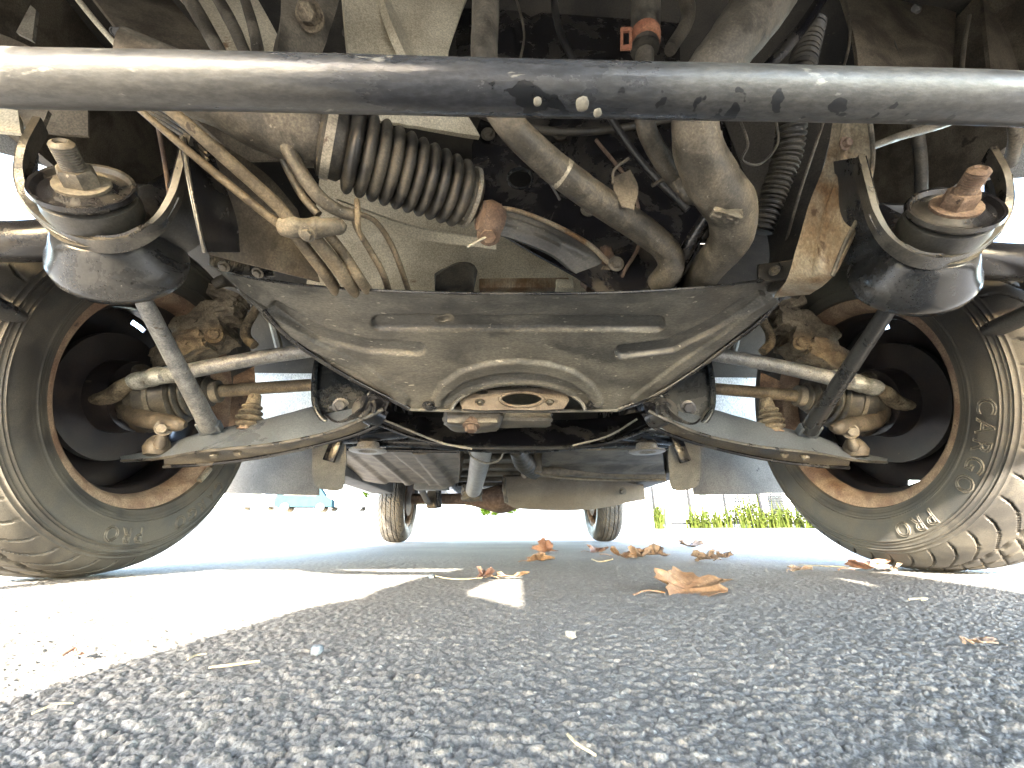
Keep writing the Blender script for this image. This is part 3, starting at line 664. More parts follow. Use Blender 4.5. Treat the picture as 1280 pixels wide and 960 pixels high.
    for i in range(6):
        R_ = .026 + i * .0054; t = .010 + i * .0098; pr += [(t, R_ - .003), (t + .0025, R_ + .002), (t + .0055, R_ + .002), (t + .0085, R_ - .004)]
    pr += [(Lb * .74, .050), (Lb * .78, .052), (Lb * .98, .052), (Lb, .044), (Lb * 1.15, .040)]
    part('cv_boot', lathe(c1, bx, pr, 40), rubber, ds)
    part('boot_band', lathe(c1 + bx * Lb * .76, bx, [(0, .051), (0, .054), (.007, .054), (.007, .051)], 40), dusty, ds)
    # knuckle and hub
    kn = part('steering_knuckle', join(lump((-.70, .77, .305), (.06, .10, .11), None, 3, .15, 12, .5), lathe((-.73, .755, .306), (1, 0, 0), [(0, .06), (.02, .06), (.022, .048), (.06, .046), (.062, .04)], 40)), knm)
    part('knuckle_arm', tp([(150, 500, .73, 12), (170, 520, .72, 13), (200, 527, .70, 12), (222, 530, .69, 10), (232, 531, .69, 4)], 18, 5, bump=.0012), knm, kn)
    part('knuckle_bolt', hexbolt(P(205, 535, .69), (.4, -1, -.3), .009, .012), dusty, kn)
    part('lower_ball_joint', join(lathe(P(196, 560, .71), (0, 0, 1), [(-.012, .016), (0, .02), (.012, .016), (.02, .01)], 24), lathe(P(200, 556, .70), (0, 0, 1), [(-.008, .006), (0, .010), (.014, .008)], 16)), knm, kn)
    # brake disc and caliper
    bd = part('brake_disc', join(lathe((-.742, .755, .306), (1, 0, 0), [(-.012, .05), (-.012, .118), (0, .118), (0, .05)], 72), lathe((-.75, .755, .306), (1, 0, 0), [(0, .07), (.045, .065), (.05, .03)], 40)), rimdark)
    cal = part('brake_caliper', join(lump(P(257, 415, .80), (.095, .07, .095), rot(y=-.5), 11, .16, 16, .75, 2.2), lump(P(230, 440, .78), (.10, .05, .055), rot(y=-.6), 21, .18, 12, .65, 2.4), lump(P(283, 392, .79), (.06, .05, .05), rot(y=-.2), 31, .2, 10, .7, 3)), castl)
    part('caliper_bridge', lump(P(283, 373, .79), (.085, .05, .024), rot(y=.35), 13, .12, 10, .8), castl, cal)
    part('caliper_boss', lathe(P(268, 420, .755), (.3, -1, -.1), [(-.01, .017), (.004, .016), (.006, .011), (.010, .010), (.011, .005)], 24), cast, cal)
    part('hose_banjo', tp([(268, 356, .76, 7), (285, 350, .76, 9), (305, 355, .76, 8), (318, 368, .76, 6)], 12, 5, bump=.001), rubber, cal)
    part('brake_hose', tp([(326, 372, .80, 4.5), (318, 390, .80, 5.5), (308, 408, .80, 6), (308, 422, .80, 6.5), (318, 432, .80, 6)], 12, 5), cast, cal)
    # strut base behind disc and dust shield edge
    part('dust_shield', loft([(292, 470, .84), (288, 510, .84), (284, 548, .84)], [(318, 458, .86), (320, 510, .86), (316, 548, .86)], 12, 6, .003), rust, kn)
    # ribbed ball joint boot standing on the arm
    bp = P(309, 535, .72); bt = []
    for i in range(4):
        z = .004 + i * .0105; R_ = (.020, .022, .019, .0165)[i]; bt += [(z - .002, R_ * .68), (z + .0015, R_), (z + .0045, R_), (z + .008, R_ * .7)]
    bj = part('link_boot', lathe(bp, (0, .05, 1), [(-.004, .012)] + bt + [(.045, .012), (.062, .010)], 28), cast)
    part('link_nut', hexbolt(bp + Vector((0, 0, -.002)), (0, 0, -1), .011, .012), rust, bj)
    # body-side tube stay behind the bushing
    part('side_tube', tp([(-260, 300, .40, 36), (-60, 301, .40, 33), (70, 299, .41, 31), (170, 270, .44, 28), (240, 230, .47, 26)], 24, 5), black)
    # mud guard panel behind the wheel, flap beside it
    gp = part('mud_guard', loft([(255, 556, 1.18), (300, 552, 1.18), (350, 548, 1.17), (398, 546, 1.16)], [(255, 617, 1.17), (300, 617, 1.17), (350, 618, 1.16), (398, 619, 1.15)], 16, 8, .004, lambda u, v: .004 * math.sin(u * .03)), bluegrey)
    part('mud_flap', plate(pp(smoothloop([(392, 550), (410, 548), (432, 556), (431, 590), (428, 611), (410, 613), (393, 606), (390, 580)], 2), 1.12), .005), flapm)
    part('flap_bracket', box(P(419, 556, 1.10), (.03, .012, .09), rot(y=.25)), black, gp)
    # pale panel seen through the gap, made translucent so sky light brightens it
    wp = part('wheelhouse_panel', loft([(230, 395, 1.02), (300, 385, 1.04), (360, 380, 1.06), (430, 372, 1.08)], [(230, 560, 1.17), (300, 566, 1.18), (360, 562, 1.18), (430, 556, 1.18)], 30, 30, .004,
                                       lambda u, v: .006 * noise.noise(Vector((u * .02, v * .02, 5))) + groove(u, v, [(200, 470), (440, 452)], 6, .006) + groove(u, v, [(200, 515), (440, 500)], 5, -.005)), backlitm)
    part('panel_stay', tp([(335, 385, 1.0, 4), (345, 420, 1.02, 5), (350, 440, 1.03, 5)], 8, 4), flapm, wp)
    # slotted frame mount ring
    rg = P(460, 562, 1.16)
    mr = part('frame_mount', join(lathe(rg, (0, 0, -1), [(-.02, .028), (-.004, .032), (.0, .050), (.004, .051), (.006, .047), (.005, .026), (-.004, .022), (-.012, .02)], 40)), silver)
    part('mount_washer', lathe(rg + Vector((0, 0, .012)), (0, 0, -1), [(0, .008), (0, .023), (.003, .022), (.003, .009)], 24, lambda t, a: 1 + .18 * math.cos(3 * a)), black, mr)
    part('frame_outrigger', tp([(395, 553, 1.15, 8), (440, 548, 1.15, 11), (480, 543, 1.12, 12), (520, 540, 1.10, 11)], 12, 5, flat=.6), black)
    # inner chassis rail
    part('chassis_rail', box((-.40, 1.15, .50), (.085, .8, .10)), black)
    part('wheelhouse_liner', shell_liner(), floorm)
def shell_liner():
    V = []; Fc = []; n = 20
    for th in (0, .004):
        for x in (-.84, -.46):
            for k in range(n + 1):
                a = math.radians(28 + 85 * k / n); V.append((x, AX_Y + (.385 + th) * math.cos(a), TR + (.385 + th) * math.sin(a)))
    m_ = n + 1
    for k in range(n):
        Fc.append((k, k + 1, m_ + k + 1, m_ + k)); Fc.append((2 * m_ + k, 3 * m_ + k, 3 * m_ + k + 1, 2 * m_ + k + 1))
        Fc.append((k, 2 * m_ + k, 2 * m_ + k + 1, k + 1)); Fc.append((m_ + k, m_ + k + 1, 3 * m_ + k + 1, 3 * m_ + k))
    return V, Fc
suspension()
MIR = True; suspension(); MIR = False

# ---- bellows boot of the steering rack
b0 = P(398, 172, .335); b1 = P(594, 250, .42); bx = (b1 - b0).normalized(); Lb = (b1 - b0).length
def S_(t): return Lb * t
pr = [(S_(.0), .030), (S_(.02), .0375), (S_(.13), .037), (S_(.15), .033)]
N = 10
for i in range(N):
    t0 = .155 + i * .076; R_ = .0455 - .0006 * i
    for k in range(9):
        ph = k / 9; pr.append((S_(t0 + .076 * ph), R_ - .009 + .010 * math.sin(PI * ph) ** .55))
pr += [(S_(.92), .033), (S_(.935), .0355), (S_(.975), .035), (S_(1.0), .030)]
rb = part('rack_boot', lathe(b0, bx, pr, 72), rubber, smooth=60)
part('boot_clamp', lathe(b0 + bx * Lb * .035, bx, [(0, .037), (0, .0395), (.009, .0395), (.009, .037)], 48), strapm, rb)
part('boot_clamp', lathe(b0 + bx * Lb * .945, bx, [(0, .035), (0, .0375), (.005, .0375), (.005, .035)], 40), strapm, rb)
part('clamp_tail', tube([(*(b0 + bx * Lb * .96 + Vector((-.012, 0, -.029))), .003), (*(b0 + bx * Lb * .955 + Vector((-.004, 0, -.033))), .003)], 6, 2), strapm, rb)
part('rack_housing', lathe(b0 - bx * .16, bx, [(0, .026), (.07, .027), (.10, .034), (.15, .035), (.163, .03)], 32), dusty)
# tie rod bracket arm right of the boot
ar = part('link_plate', loft([(600, 262, .41), (640, 262, .42), (690, 280, .45), (735, 305, .48), (758, 325, .50)], [(600, 290, .425), (640, 298, .44), (690, 318, .47), (720, 342, .50), (745, 352, .51)], 40, 12, .008, lambda u, v: groove(u, v, [(620, 272), (680, 292), (740, 322)], 5, .003)), skid)
part('link_rib', tp([(600, 262, .408, 3), (640, 262, .418, 3), (690, 280, .448, 3), (735, 305, .478, 3.5), (760, 328, .498, 3.5)], 8, 5), rustpanel, ar)
part('link_collar', lathe(P(608, 272, .41), bx, [(-.008, .018), (.0, .022), (.012, .021), (.02, .016)], 24), rust, ar)
part('bolt', hexbolt(P(611, 292, .42), (0, -.6, -1), .0105, .012), rust, ar)
part('cotter_pin', tp([(584, 309, .415, 1.6), (600, 300, .415, 1.8), (620, 290, .415, 1.5)], 6, 2), strapm, ar)
part('ball_stud', lump(P(757, 325, .51), (.022, .03, .035), None, 5, .15, 8, .3), rust, ar)
part('ball_stud_nut', join(hexbolt(P(754, 345, .515), (0, -.2, -1), .0115, .016), lathe(P(754, 342, .515), (0, -.2, -1), [(-.012, .010), (0, .016), (.004, .016)], 18)), cast, ar)
part('ball_cup', lathe(P(745, 352, .53), (0, 0, 1), [(-.012, .016), (0, .024), (.012, .022), (.022, .012)], 24), rust, ar)

# ---- black cross plate with round hole
part('cross_plate', plate(pp(smoothloop([(600, 150), (700, 148), (900, 150), (905, 230), (860, 330), (800, 372), (760, 372), (720, 345), (640, 300), (596, 262)], 3), .50), .004,
     [pp(ell(650, 223, 15, 12, 24), .50)]), black)
part('plate_hole_rim', tp([(u, v, .498, 1.8) for u, v in ell(650, 223, 15.5, 12.5, 20)] + [(665.5, 223, .498, 1.8)], 8, 2), blackgloss)

# ---- beige under-casing
bc = part('gearbox_casing', loft([(400, 215, .50), (480, 222, .50), (560, 232, .50), (660, 262, .51), (790, 300, .54)], [(380, 380, .70), (480, 378, .70), (560, 376, .70), (660, 376, .70), (790, 376, .70)], 60, 40, .006,
     lambda u, v: .004 * noise.noise(Vector((u * .012, v * .012, 1))) + groove(u, v, [(420, 290), (760, 300)], 4, -.003) + groove(u, v, [(560, 322), (605, 320)], 3, .003)), beige)
part('casing_box', loft([(545, 345, .585), (556, 337, .58), (572, 330, .57), (588, 331, .57), (593, 340, .575)], [(543, 368, .62), (556, 368, .62), (572, 368, .62), (588, 368, .62), (592, 368, .62)], 16, 6, .006), rubber, bc)
part('casing_flange', box(P(655, 357, .63), (.16, .02, .02), rot(z=-.05)), rustpanel, bc)
part('casing_flange', box(P(705, 358, .62), (.03, .02, .018)), beige, bc)
part('casing_ledge', loft([(420, 250, .47), (520, 285, .48), (620, 300, .49)], [(400, 262, .49), (510, 296, .50), (620, 312, .50)], 20, 5, .004), beige, bc)

# ---- pipes and hoses
def pt(name, pts, m, n=18, sub=8, label=None, **k): return part(name, tp(pts, n, sub, **k), m, label=label)
cool = pt('coolant_pipe', [(607, -40, .26, 20), (607, 20, .25, 20), (606, 80, .255, 19), (620, 130, .28, 20), (650, 170, .30, 20), (700, 215, .34, 20), (755, 255, .38, 19), (800, 285, .42, 18), (832, 312, .45, 17), (838, 335, .47, 17), (822, 358, .51, 17), (803, 388, .58, 15)], pipe, bump=.0004)
part('pipe_bracket', loft([(765, 222, .365), (768, 240, .368), (778, 258, .37)], [(788, 212, .36), (798, 235, .365), (792, 262, .37)], 12, 6, .002), dusty, cool)
part('pipe_bracket', tp([(766, 230, .36, 2), (768, 212, .355, 2), (786, 198, .35, 2)], 8, 4), dusty, cool)
hp = pt('heater_pipe', [(808, -40, .28, 21), (807, 20, .27, 21), (806, 62, .275, 20)], rubber)
hp2 = pt('heater_pipe', [(806, 62, .278, 13), (804, 120, .29, 13), (808, 160, .31, 13), (825, 195, .34, 13), (848, 225, .37, 13), (868, 245, .39, 13)], pipe, bump=.0003)
cl = part('hose_clamp', lathe(P(806, 55, .272), P(808, -10, .272) - P(806, 55, .272), [(0, .0135), (0, .0150), (.003, .0155), (.012, .0155), (.015, .015), (.015, .0135)], 32), clampred, hp)
part('clamp_ear', plate(pp([(776, 34), (790, 33), (790, 60), (776, 61)], .262), .002, [pp([(779, 39), (787, 38), (787, 55), (779, 56)], .262)]), clampred, hp)
hose = pt('radiator_hose', [(990, -60, .27, 44), (955, 0, .26, 44), (915, 55, .255, 38), (880, 100, .265, 33), (869, 140, .285, 31), (872, 185, .31, 32), (892, 228, .34, 34), (914, 262, .37, 32), (912, 300, .41, 27), (885, 335, .47, 22), (858, 378, .57, 17)], pipe, n=28, bump=.0009)
part('hose_patch', lump(P(908, 266, .352), (.03, .012, .016), rot(y=.3), 9, .3, 8), pipe, hose)
pt('thin_pipe', [(900, 250, .40, 9), (875, 285, .43, 9), (852, 325, .47, 9), (836, 372, .56, 8)], black)
pt('rubber_hose', [(930, 285, .43, 10), (900, 310, .45, 10), (866, 345, .50, 10), (846, 374, .57, 9)], rubberclean)
pj = pt('pipe_joint', [(846, 222, .365, 8), (858, 240, .365, 10), (872, 248, .37, 9), (880, 243, .37, 5)], pipe, bump=.001)
part('joint_tab', tp([(815, 232, .37, 2.5), (838, 222, .365, 3), (848, 238, .365, 2.5), (866, 252, .37, 3)], 8, 4), dusty, pj)
cor = tp([(1018, 30, .36, 15), (1003, 80, .37, 18), (992, 130, .39, 19), (985, 190, .42, 18), (968, 240, .45, 16), (950, 290, .48, 15)], 20, 30, wob=lambda t, a: 1 + .10 * (1 if (t * 42) % 1 < .5 else -1))
part('corrugated_hose', cor, rubber, smooth=30)
pt('diagonal_bar', [(1040, -20, .30, 9), (1000, 38, .31, 9), (955, 90, .33, 9)], black)
pt('loom_wire', [(925, 150, .38, 1.8), (935, 180, .38, 1.8), (928, 200, .39, 1.8), (950, 205, .40, 1.8), (972, 180, .40, 1.8), (970, 150, .39, 1.8)], dusty, n=6)
pt('top_strut', [(850, -30, .40, 12), (860, 20, .40, 10), (838, 62, .40, 9)], dusty)
# bundle of lines on the left
pt('fuel_line', [(180, 112, .25, 8), (228, 150, .27, 9), (290, 205, .31, 9.5), (345, 255, .35, 9), (366, 280, .37, 9)], shaft, bump=.0002)
pt('vapour_line', [(150, 115, .26, 5), (190, 150, .275, 5), (255, 205, .31, 6), (320, 258, .35, 6), (352, 282, .37, 6)], shaft)
pt('brake_line', [(300, -20, .30, 7), (318, 40, .29, 8), (330, 110, .29, 9.5), (345, 155, .31, 10), (370, 205, .33, 10), (398, 245, .35, 9.5), (425, 264, .37, 8.5), (446, 270, .38, 8)], pipe, bump=.0003)
pt('brake_line', [(320, 120, .30, 5), (345, 180, .33, 5.5), (375, 240, .36, 5.5), (398, 268, .37, 5.5)], pipe)
pt('coolant_line', [(225, -20, .31, 11), (252, 25, .30, 11), (280, 75, .30, 10), (305, 120, .31, 10)], pipe, bump=.0003)
pt('coolant_line', [(262, -20, .30, 9), (290, 30, .29, 9), (312, 80, .29, 8)], pipe, bump=.0003)
lc = part('line_clamp', join(tp([(352, 282, .37, 12), (365, 284, .37, 15), (380, 284, .37, 11), (396, 284, .375, 14), (410, 284, .375, 11), (424, 282, .38, 11), (430, 278, .38, 7)], 16, 5, bump=.0016)), dusty)
part('bolt', hexbolt(P(384, 292, .36), (0, -.6, -1), .006, .006), dusty, lc)
pt('fuel_line', [(366, 290, .38, 7.5), (388, 318, .41, 8), (412, 350, .45, 8), (430, 380, .55, 7)], shaft)
pt('vapour_line', [(388, 292, .385, 9), (410, 318, .41, 9.5), (436, 352, .45, 9.5), (456, 380, .55, 8)], shaft)
pt('brake_line', [(408, 290, .39, 7), (430, 318, .42, 7), (452, 352, .45, 7), (472, 380, .55, 6)], shaft)
pt('thin_line', [(440, 262, .38, 4), (446, 285, .40, 4), (462, 312, .43, 4.2), (480, 345, .46, 4.2), (490, 380, .55, 4)], shaft)
pt('thin_line', [(446, 266, .385, 3.5), (468, 276, .40, 3.6), (486, 300, .43, 3.8), (500, 332, .46, 3.8), (516, 380, .55, 3.6)], shaft)
pt('line_tab', [(446, 250, .37, 3.5), (447, 262, .37, 4), (448, 285, .38, 3.5), (453, 300, .39, 3)], cast)
for i in range(4): pt('bundle_wire', [(150 + i * 2, 128 - i * 3, .30, 2.4), (190, 146 - i * 4.5, .31, 2.4), (228, 170 - i * 6, .32, 2.4), (260, 200 - i * 6, .33, 2.4)], dusty, n=8)
# bracket with bolt top left
br = part('engine_bracket', loft([(352, -20, .30), (350, 30, .29), (345, 75, .30)], [(428, -20, .32), (415, 30, .32), (400, 75, .33)], 14, 12, .006, lambda u, v: .002 * noise.noise(Vector((u * .05, v * .05, 0)))), dusty)
part('bolt', hexbolt(P(388, 20, .295), (0, -.75, -.8), .0105, .013), cast, br)
part('engine_casting', loft([(425, -40, .36), (430, 20, .36), (440, 90, .38), (470, 150, .42)], [(600, -40, .44), (575, 20, .42), (560, 90, .42), (600, 170, .46)], 40, 30, .01,
     lambda u, v: .006 * noise.noise(Vector((u * .02, v * .006, 2))) + .0018 * math.sin((u - v * .35) * .30) * max(0, min(1, (u - 470) / 30)) * max(0, min(1, (535 - u) / 30))), beige)
# ---- top left frame panels
fr = part('frame_rail_front', loft([(95, -30, .36), (150, 40, .35), (215, 120, .36), (300, 200, .42)], [(190, -30, .42), (250, 40, .40), (330, 120, .42), (400, 200, .48)], 30, 14, .005), floorbrown)
part('rail_flange', tp([(82, -20, .355, 4.5), (118, 25, .348, 4.5), (150, 62, .35, 4), (190, 110, .355, 4)], 8, 5), beige, fr)
part('painted_rail_slot', lathe(P(147, 40, .345), (0, -.6, -1), [(0, .006), (.001, .0068), (.0012, .0055), (-.0008, .005)], 16, lambda t, a: 1 + .35 * math.cos(2 * a)), rubberclean, fr)  # black disc on the rail, colour stands in for the slot's dark inside
part('frame_rail_side', loft([(190, -40, .40), (265, 40, .38), (330, 110, .40)], [(300, -40, .42), (345, 40, .40), (380, 110, .42)], 20, 10, .005), beige)
part('wing_panel', loft([(-60, 20, .36), (20, 50, .35), (70, 75, .34), (110, 90, .35)], [(-60, 120, .38), (0, 150, .36), (60, 165, .36), (110, 170, .37)], 20, 8, .004), floorbrown)
part('wing_stay', plate(pp([(38, 6), (45, 12), (40, 50), (20, 40)], .35), .004), strapm)
part('pinch_flange', plate(pp([(-40, 128), (22, 138), (26, 166), (-40, 160)], .33), .004), beige)
part('rail_gusset', plate(pp([(22, 138), (60, 138), (42, 182)], .32), .004), dusty)
# ---- right side bracket, rust stained
rr = part('tow_bracket', loft([(1042, 145, .36), (1032, 200, .37), (1010, 260, .39), (985, 345, .43), (968, 372, .49)], [(1088, 145, .33), (1092, 200, .34), (1078, 265, .355), (1040, 345, .39), (1012, 368, .46)], 30, 24, .004,
     lambda u, v: groove(u, v, [(1058, 150), (1050, 220), (1030, 290), (1022, 340)], 5, .003) + .001 * noise.noise(Vector((u * .03, v * .03, 0)))), rustpanel)
part('bracket_edge', tp([(1086, 140, .328, 3.5), (1091, 200, .338, 3.2), (1077, 262, .352, 3), (1058, 300, .368, 3), (1040, 345, .388, 3)], 8, 6), pipe, rr)
part('cross_rail', loft([(905, 150, .48), (960, 300, .50), (950, 365, .52)], [(1045, 145, .42), (1015, 260, .44), (985, 360, .46)], 20, 16, .005), floorm)
pt('arm_strut', [(1075, 190, .36, 4), (1120, 172, .37, 6), (1170, 158, .38, 6), (1210, 145, .39, 5)], dusty)
part('mud_patch_panel', loft([(1040, -40, .42), (1060, 20, .40), (1070, 90, .40)], [(1210, -40, .48), (1195, 20, .44), (1190, 90, .44)], 30, 20, .005, lambda u, v: .006 * noise.noise(Vector((u * .02, v * .02, 7)))), floorbrown)
part('painted_panel_slot', lathe(P(1145, 11, .385), (0, -.6, -1), [(0, .006), (.001, .007), (.0012, .0055), (-.0008, .005)], 16, lambda t, a: 1 + .35 * math.cos(2 * a + .6)), rubberclean)  # no real opening: the black colour gives the slot its shaded inside
part('side_panel', loft([(1225, -40, .42), (1232, 30, .40), (1240, 100, .40)], [(1330, -40, .46), (1320, 30, .44), (1310, 100, .44)], 10, 14, .005), floorbrown)
pt('stay_rod', [(1212, 20, .38, 2.5), (1206, 50, .38, 3), (1202, 90, .38, 3)], dusty)
pt('side_pipe', [(1262, 130, .36, 9), (1270, 170, .38, 9), (1262, 205, .42, 9)], floorbrown)

# ---- smaller lines, clips and bolts in the bay
pt('wiring_loom', [(430, 40, .40, 5), (520, 95, .42, 5.5), (620, 150, .45, 5.5), (720, 165, .47, 5), (830, 150, .47, 5), (930, 120, .45, 5)], rubber, n=10)
pt('vacuum_hose', [(690, -30, .42, 5), (700, 40, .42, 5), (740, 110, .44, 5), (800, 200, .47, 5), (860, 262, .48, 5)], rubberclean, n=10)
pt('loom_wire', [(640, -20, .44, 1.8), (655, 40, .44, 1.8), (648, 100, .44, 1.8), (668, 190, .46, 1.8), (700, 250, .48, 1.8)], dusty, n=6)
pt('loom_wire', [(1050, -30, .40, 2), (1062, 50, .39, 2), (1030, 150, .40, 2), (1000, 240, .43, 2), (975, 330, .50, 2)], dusty, n=6)
pt('steel_line', [(745, 175, .47, 2.4), (790, 235, .475, 2.4), (800, 300, .49, 2.4), (778, 345, .50, 2.4), (770, 390, .58, 2)], rust, n=8)
pt('overflow_hose', [(1095, -30, .44, 9), (1105, 40, .43, 9), (1130, 110, .43, 9), (1150, 190, .48, 8), (1150, 290, .56, 8)], rubber, n=14)
pt('steel_line', [(120, -20, .40, 3), (160, 60, .38, 3), (190, 130, .37, 3), (210, 230, .38, 3), (215, 310, .44, 3)], rust, n=8)
for u, v, Y in ((610, 168, .495), (700, 168, .495), (735, 262, .495), (860, 175, .495), (770, 330, .495)):
    part('bolt', hexbolt(P(u, v, Y), (0, -1, -.2), .008, .008), dusty)
for u, v, Y in ((1052, 235, .374), (1028, 300, .402), (1056, 180, .352)): part('bolt', hexbolt(P(u, v, Y - .006), (.2, -1, -.4), .0055, .006), rust, rr)
for u, v in ((280, 333), (322, 341)): part('bolt', hexbolt(P(u, v, .464), (0, -.6, -1), .005, .005), dusty, cm)
for u, v in ((968, 338), (1015, 334)): part('bolt', hexbolt(P(u, v, .452), (0, -.6, -1), .005, .005), dusty, cm)
part('hose_clip', lathe(P(700, 215, .34), P(725, 235, .352) - P(700, 215, .34), [(0, .0155), (0, .0165), (.006, .0165), (.006, .0155)], 28), strapm, cool)
part('hose_clip', lathe(P(872, 175, .305), P(875, 198, .315) - P(872, 175, .305), [(0, .0215), (0, .0228), (.007, .0228), (.007, .0215)], 32), dusty, hose)
part('casting_rib', loft([(470, -30, .38), (490, 30, .37), (520, 95, .40)], [(482, -30, .40), (502, 30, .39), (532, 95, .42)], 20, 4, .012), beige)
part('heat_plate', loft([(560, -30, .47), (640, -30, .47), (850, -30, .48)], [(575, 95, .46), (650, 98, .46), (850, 100, .47)], 24, 14, .004, lambda u, v: groove(u, v, [(665, -20), (668, 90)], 5, -.008)), black)

# ---- rear half of the underbody
cm2 = part('rear_crossmember', loft([(452, 500, 1.0), (500, 520, 1.0), (560, 528, 1.0), (640, 530, 1.0), (740, 528, 1.0), (800, 518, 1.0), (845, 500, 1.0)], [(452, 520, .97), (500, 540, .96), (560, 555, .95), (640, 557, .95), (740, 555, .95), (795, 540, .96), (845, 516, .97)], 60, 14, .01, lambda u, v: .012 * math.sin(max(0, min(1, (v - 500) / 60)) * PI)), black)
part('crossmember_edge', tp([(470, 529, .965, 2.2), (520, 548, .955, 2.2), (575, 558, .945, 2.4), (640, 560, .945, 2.4), (730, 558, .945, 2.4), (790, 544, .955, 2.2), (835, 522, .965, 2.2)], 8, 6), blackgloss, cm2)
pt('handbrake_cable', [(455, 515, .94, 1.2), (500, 533, .92, 1.5), (550, 553, .92, 1.5), (590, 561, .92, 1.4)], silver, n=6)
pt('handbrake_cable', [(716, 557, .92, 1.2), (760, 545, .92, 1.4), (796, 524, .92, 1.4)], silver, n=6)
part('cross_tube', tp([(390, 556, 1.2, 6), (500, 552, 1.2, 7), (640, 560, 1.2, 7), (780, 552, 1.2, 7), (880, 556, 1.2, 6)], 12, 5), black)
tk = part('fuel_tank', loft([(428, 560, 1.25), (480, 562, 1.25), (530, 563, 1.25), (574, 564, 1.25)], [(405, 586, 2.2), (470, 604, 2.1), (540, 607, 2.1), (573, 604, 2.1)], 80, 40, .01,
     lambda u, v: sum(groove(u, v, [(x0, 558), (x0 + 62, 608)], 7, -.012) for x0 in (436, 466)) + groove(u, v, [(522, 560), (560, 606)], 8, .012)), tankm)
part('tank_side', loft([(574, 564, 1.25), (575, 580, 1.5), (573, 604, 2.1)], [(578, 556, 1.3), (580, 566, 1.6), (578, 588, 2.2)], 12, 6, .004), tankm, tk)
part('tank_flange', tp([(428, 561, 1.24, 2.5), (500, 563, 1.24, 2.5), (574, 564, 1.24, 2.5)], 8, 4), black, tk)
part('propeller_shaft', tp([(603, 548, 1.2, 15), (600, 575, 1.5, 13), (595, 600, 2.0, 11), (592, 612, 2.3, 10)], 24, 3), silver)
part('joint_yoke', lump(P(590, 616, 2.4), (.11, .10, .09), None, 3, .2, 8), dusty)
pt('breather_loop', [(585, 560, 1.2, 1.3), (590, 571, 1.2, 1.4), (608, 579, 1.2, 1.4), (624, 575, 1.2, 1.4), (630, 563, 1.2, 1.3)], strapm, n=6)
ex = part('exhaust_flex', tp([(645, 563, 1.3, 8), (655, 578, 1.45, 12), (668, 590, 1.6, 9)], 20, 20, wob=lambda t, a: 1 + .07 * math.sin(t * 60 + a * 3)), rubber)
part('exhaust_hanger', box(P(672, 576, 1.5), (.03, .02, .08)), dusty, ex)
part('exhaust_pipe', tp([(655, 592, 1.6, 6), (700, 588, 1.7, 7), (760, 590, 1.8, 8), (830, 592, 1.8, 8)], 14, 4), shaft)
part('heat_shield', loft([(680, 562, 1.35), (740, 563, 1.35), (828, 563, 1.35)], [(670, 596, 1.8), (740, 601, 1.9), (832, 602, 1.9)], 30, 16, .006, lambda u, v: groove(u, v, [(690, 582), (830, 584)], 4, -.01)), floorbrown)
part('thin_line', tp([(665, 590, 1.5, 1.6), (700, 597, 1.6, 1.8), (760, 600, 1.7, 1.8), (832, 600, 1.7, 1.8)], 8, 4), shaft)
mf = part('silencer', loft([(631, 596, 2.2), (690, 594, 2.2), (750, 596, 2.2), (804, 606, 2.2)], [(633, 628, 2.25), (652, 636, 2.25), (735, 637, 2.25), (805, 622, 2.25)], 40, 14, .02, lambda u, v: .02 * math.sin(max(0, min(1, (v - 594) / 44)) * PI)), muff)
part('silencer_seam', tp([(630, 598, 2.18, 2.5), (631, 614, 2.17, 2.8), (633, 628, 2.19, 2.5)], 8, 4), dusty, mf)
for u, v in ((700, 596), (778, 612)): part('bolt', hexbolt(P(u, v + 2, 2.17), (0, -1, -.3), .014, .012), dusty, mf)
part('rear_axle', tube([(-.66, 3.18, .30, .04), (-.3, 3.18, .30, .042), (-.12, 3.18, .30, .075), (0, 3.17, .30, .105), (.12, 3.18, .30, .075), (.3, 3.18, .30, .042), (.66, 3.18, .30, .04)], 24, 5, bump=.002), rust)
part('axle_bracket', box((-.50, 3.12, .29), (.07, .10, .12)), floorbrown); part('axle_bracket', box((.50, 3.12, .29), (.07, .10, .12)), floorbrown)
for s_ in (-1, 1):
    part('leaf_spring', tube([(s_ * .52, 2.6, .36, .022), (s_ * .52, 3.18, .26, .024), (s_ * .52, 3.75, .36, .022)], 8, 8, flat=.8), dusty)
    part('brake_drum', lathe((s_ * .68, 3.18, .306), (s_, 0, 0), [(0, .06), (0, .125), (.06, .128), (.065, .06)], 48), rust)
    part('shock_absorber', tube([(s_ * .44, 3.05, .24, .02), (s_ * .44, 2.85, .5, .02)], 14, 2), black)
part('spare_bracket', box(P(640, 605, 2.6), (.12, .1, .10)), floorbrown)
part('diff_bracket', box(P(540, 606, 2.5), (.2, .08, .06)), flapm)

# ---- floor pans and outer body
def slab(x0, x1, y0, y1, z0, z1, bev=.0):
    return box(((x0 + x1) / 2, (y0 + y1) / 2, (z0 + z1) / 2), (x1 - x0, y1 - y0, z1 - z0), None, bev)
part('front_floor', slab(-.82, .82, -.27, .80, .95, .98), floorm)
part('rear_floor', slab(-.822, .822, 1.55, 3.85, .455, .475), floorbrown)
part('cab_floor', slab(-.822, .822, .803, 1.53, .70, .72), floorm); part('cab_bulkhead', slab(-.822, .822, 1.531, 1.548, .455, .72), floorm)
part('toe_board', slab(-.82, .82, .781, .80, .72, .95), floorm)
part('gearbox_wall', slab(-.36, .36, .90, .92, .46, .699), floorm)
for i in range(7): part('floor_rib', slab(-.75, .75, 1.5 + i * .33, 1.54 + i * .33, .425, .454, .1), floorbrown)
part('floor_rail', slab(-.42, -.35, 1.2, 3.85, .36, .454, .1), black); part('floor_rail', slab(.35, .42, 1.2, 3.85, .36, .454, .1), black)
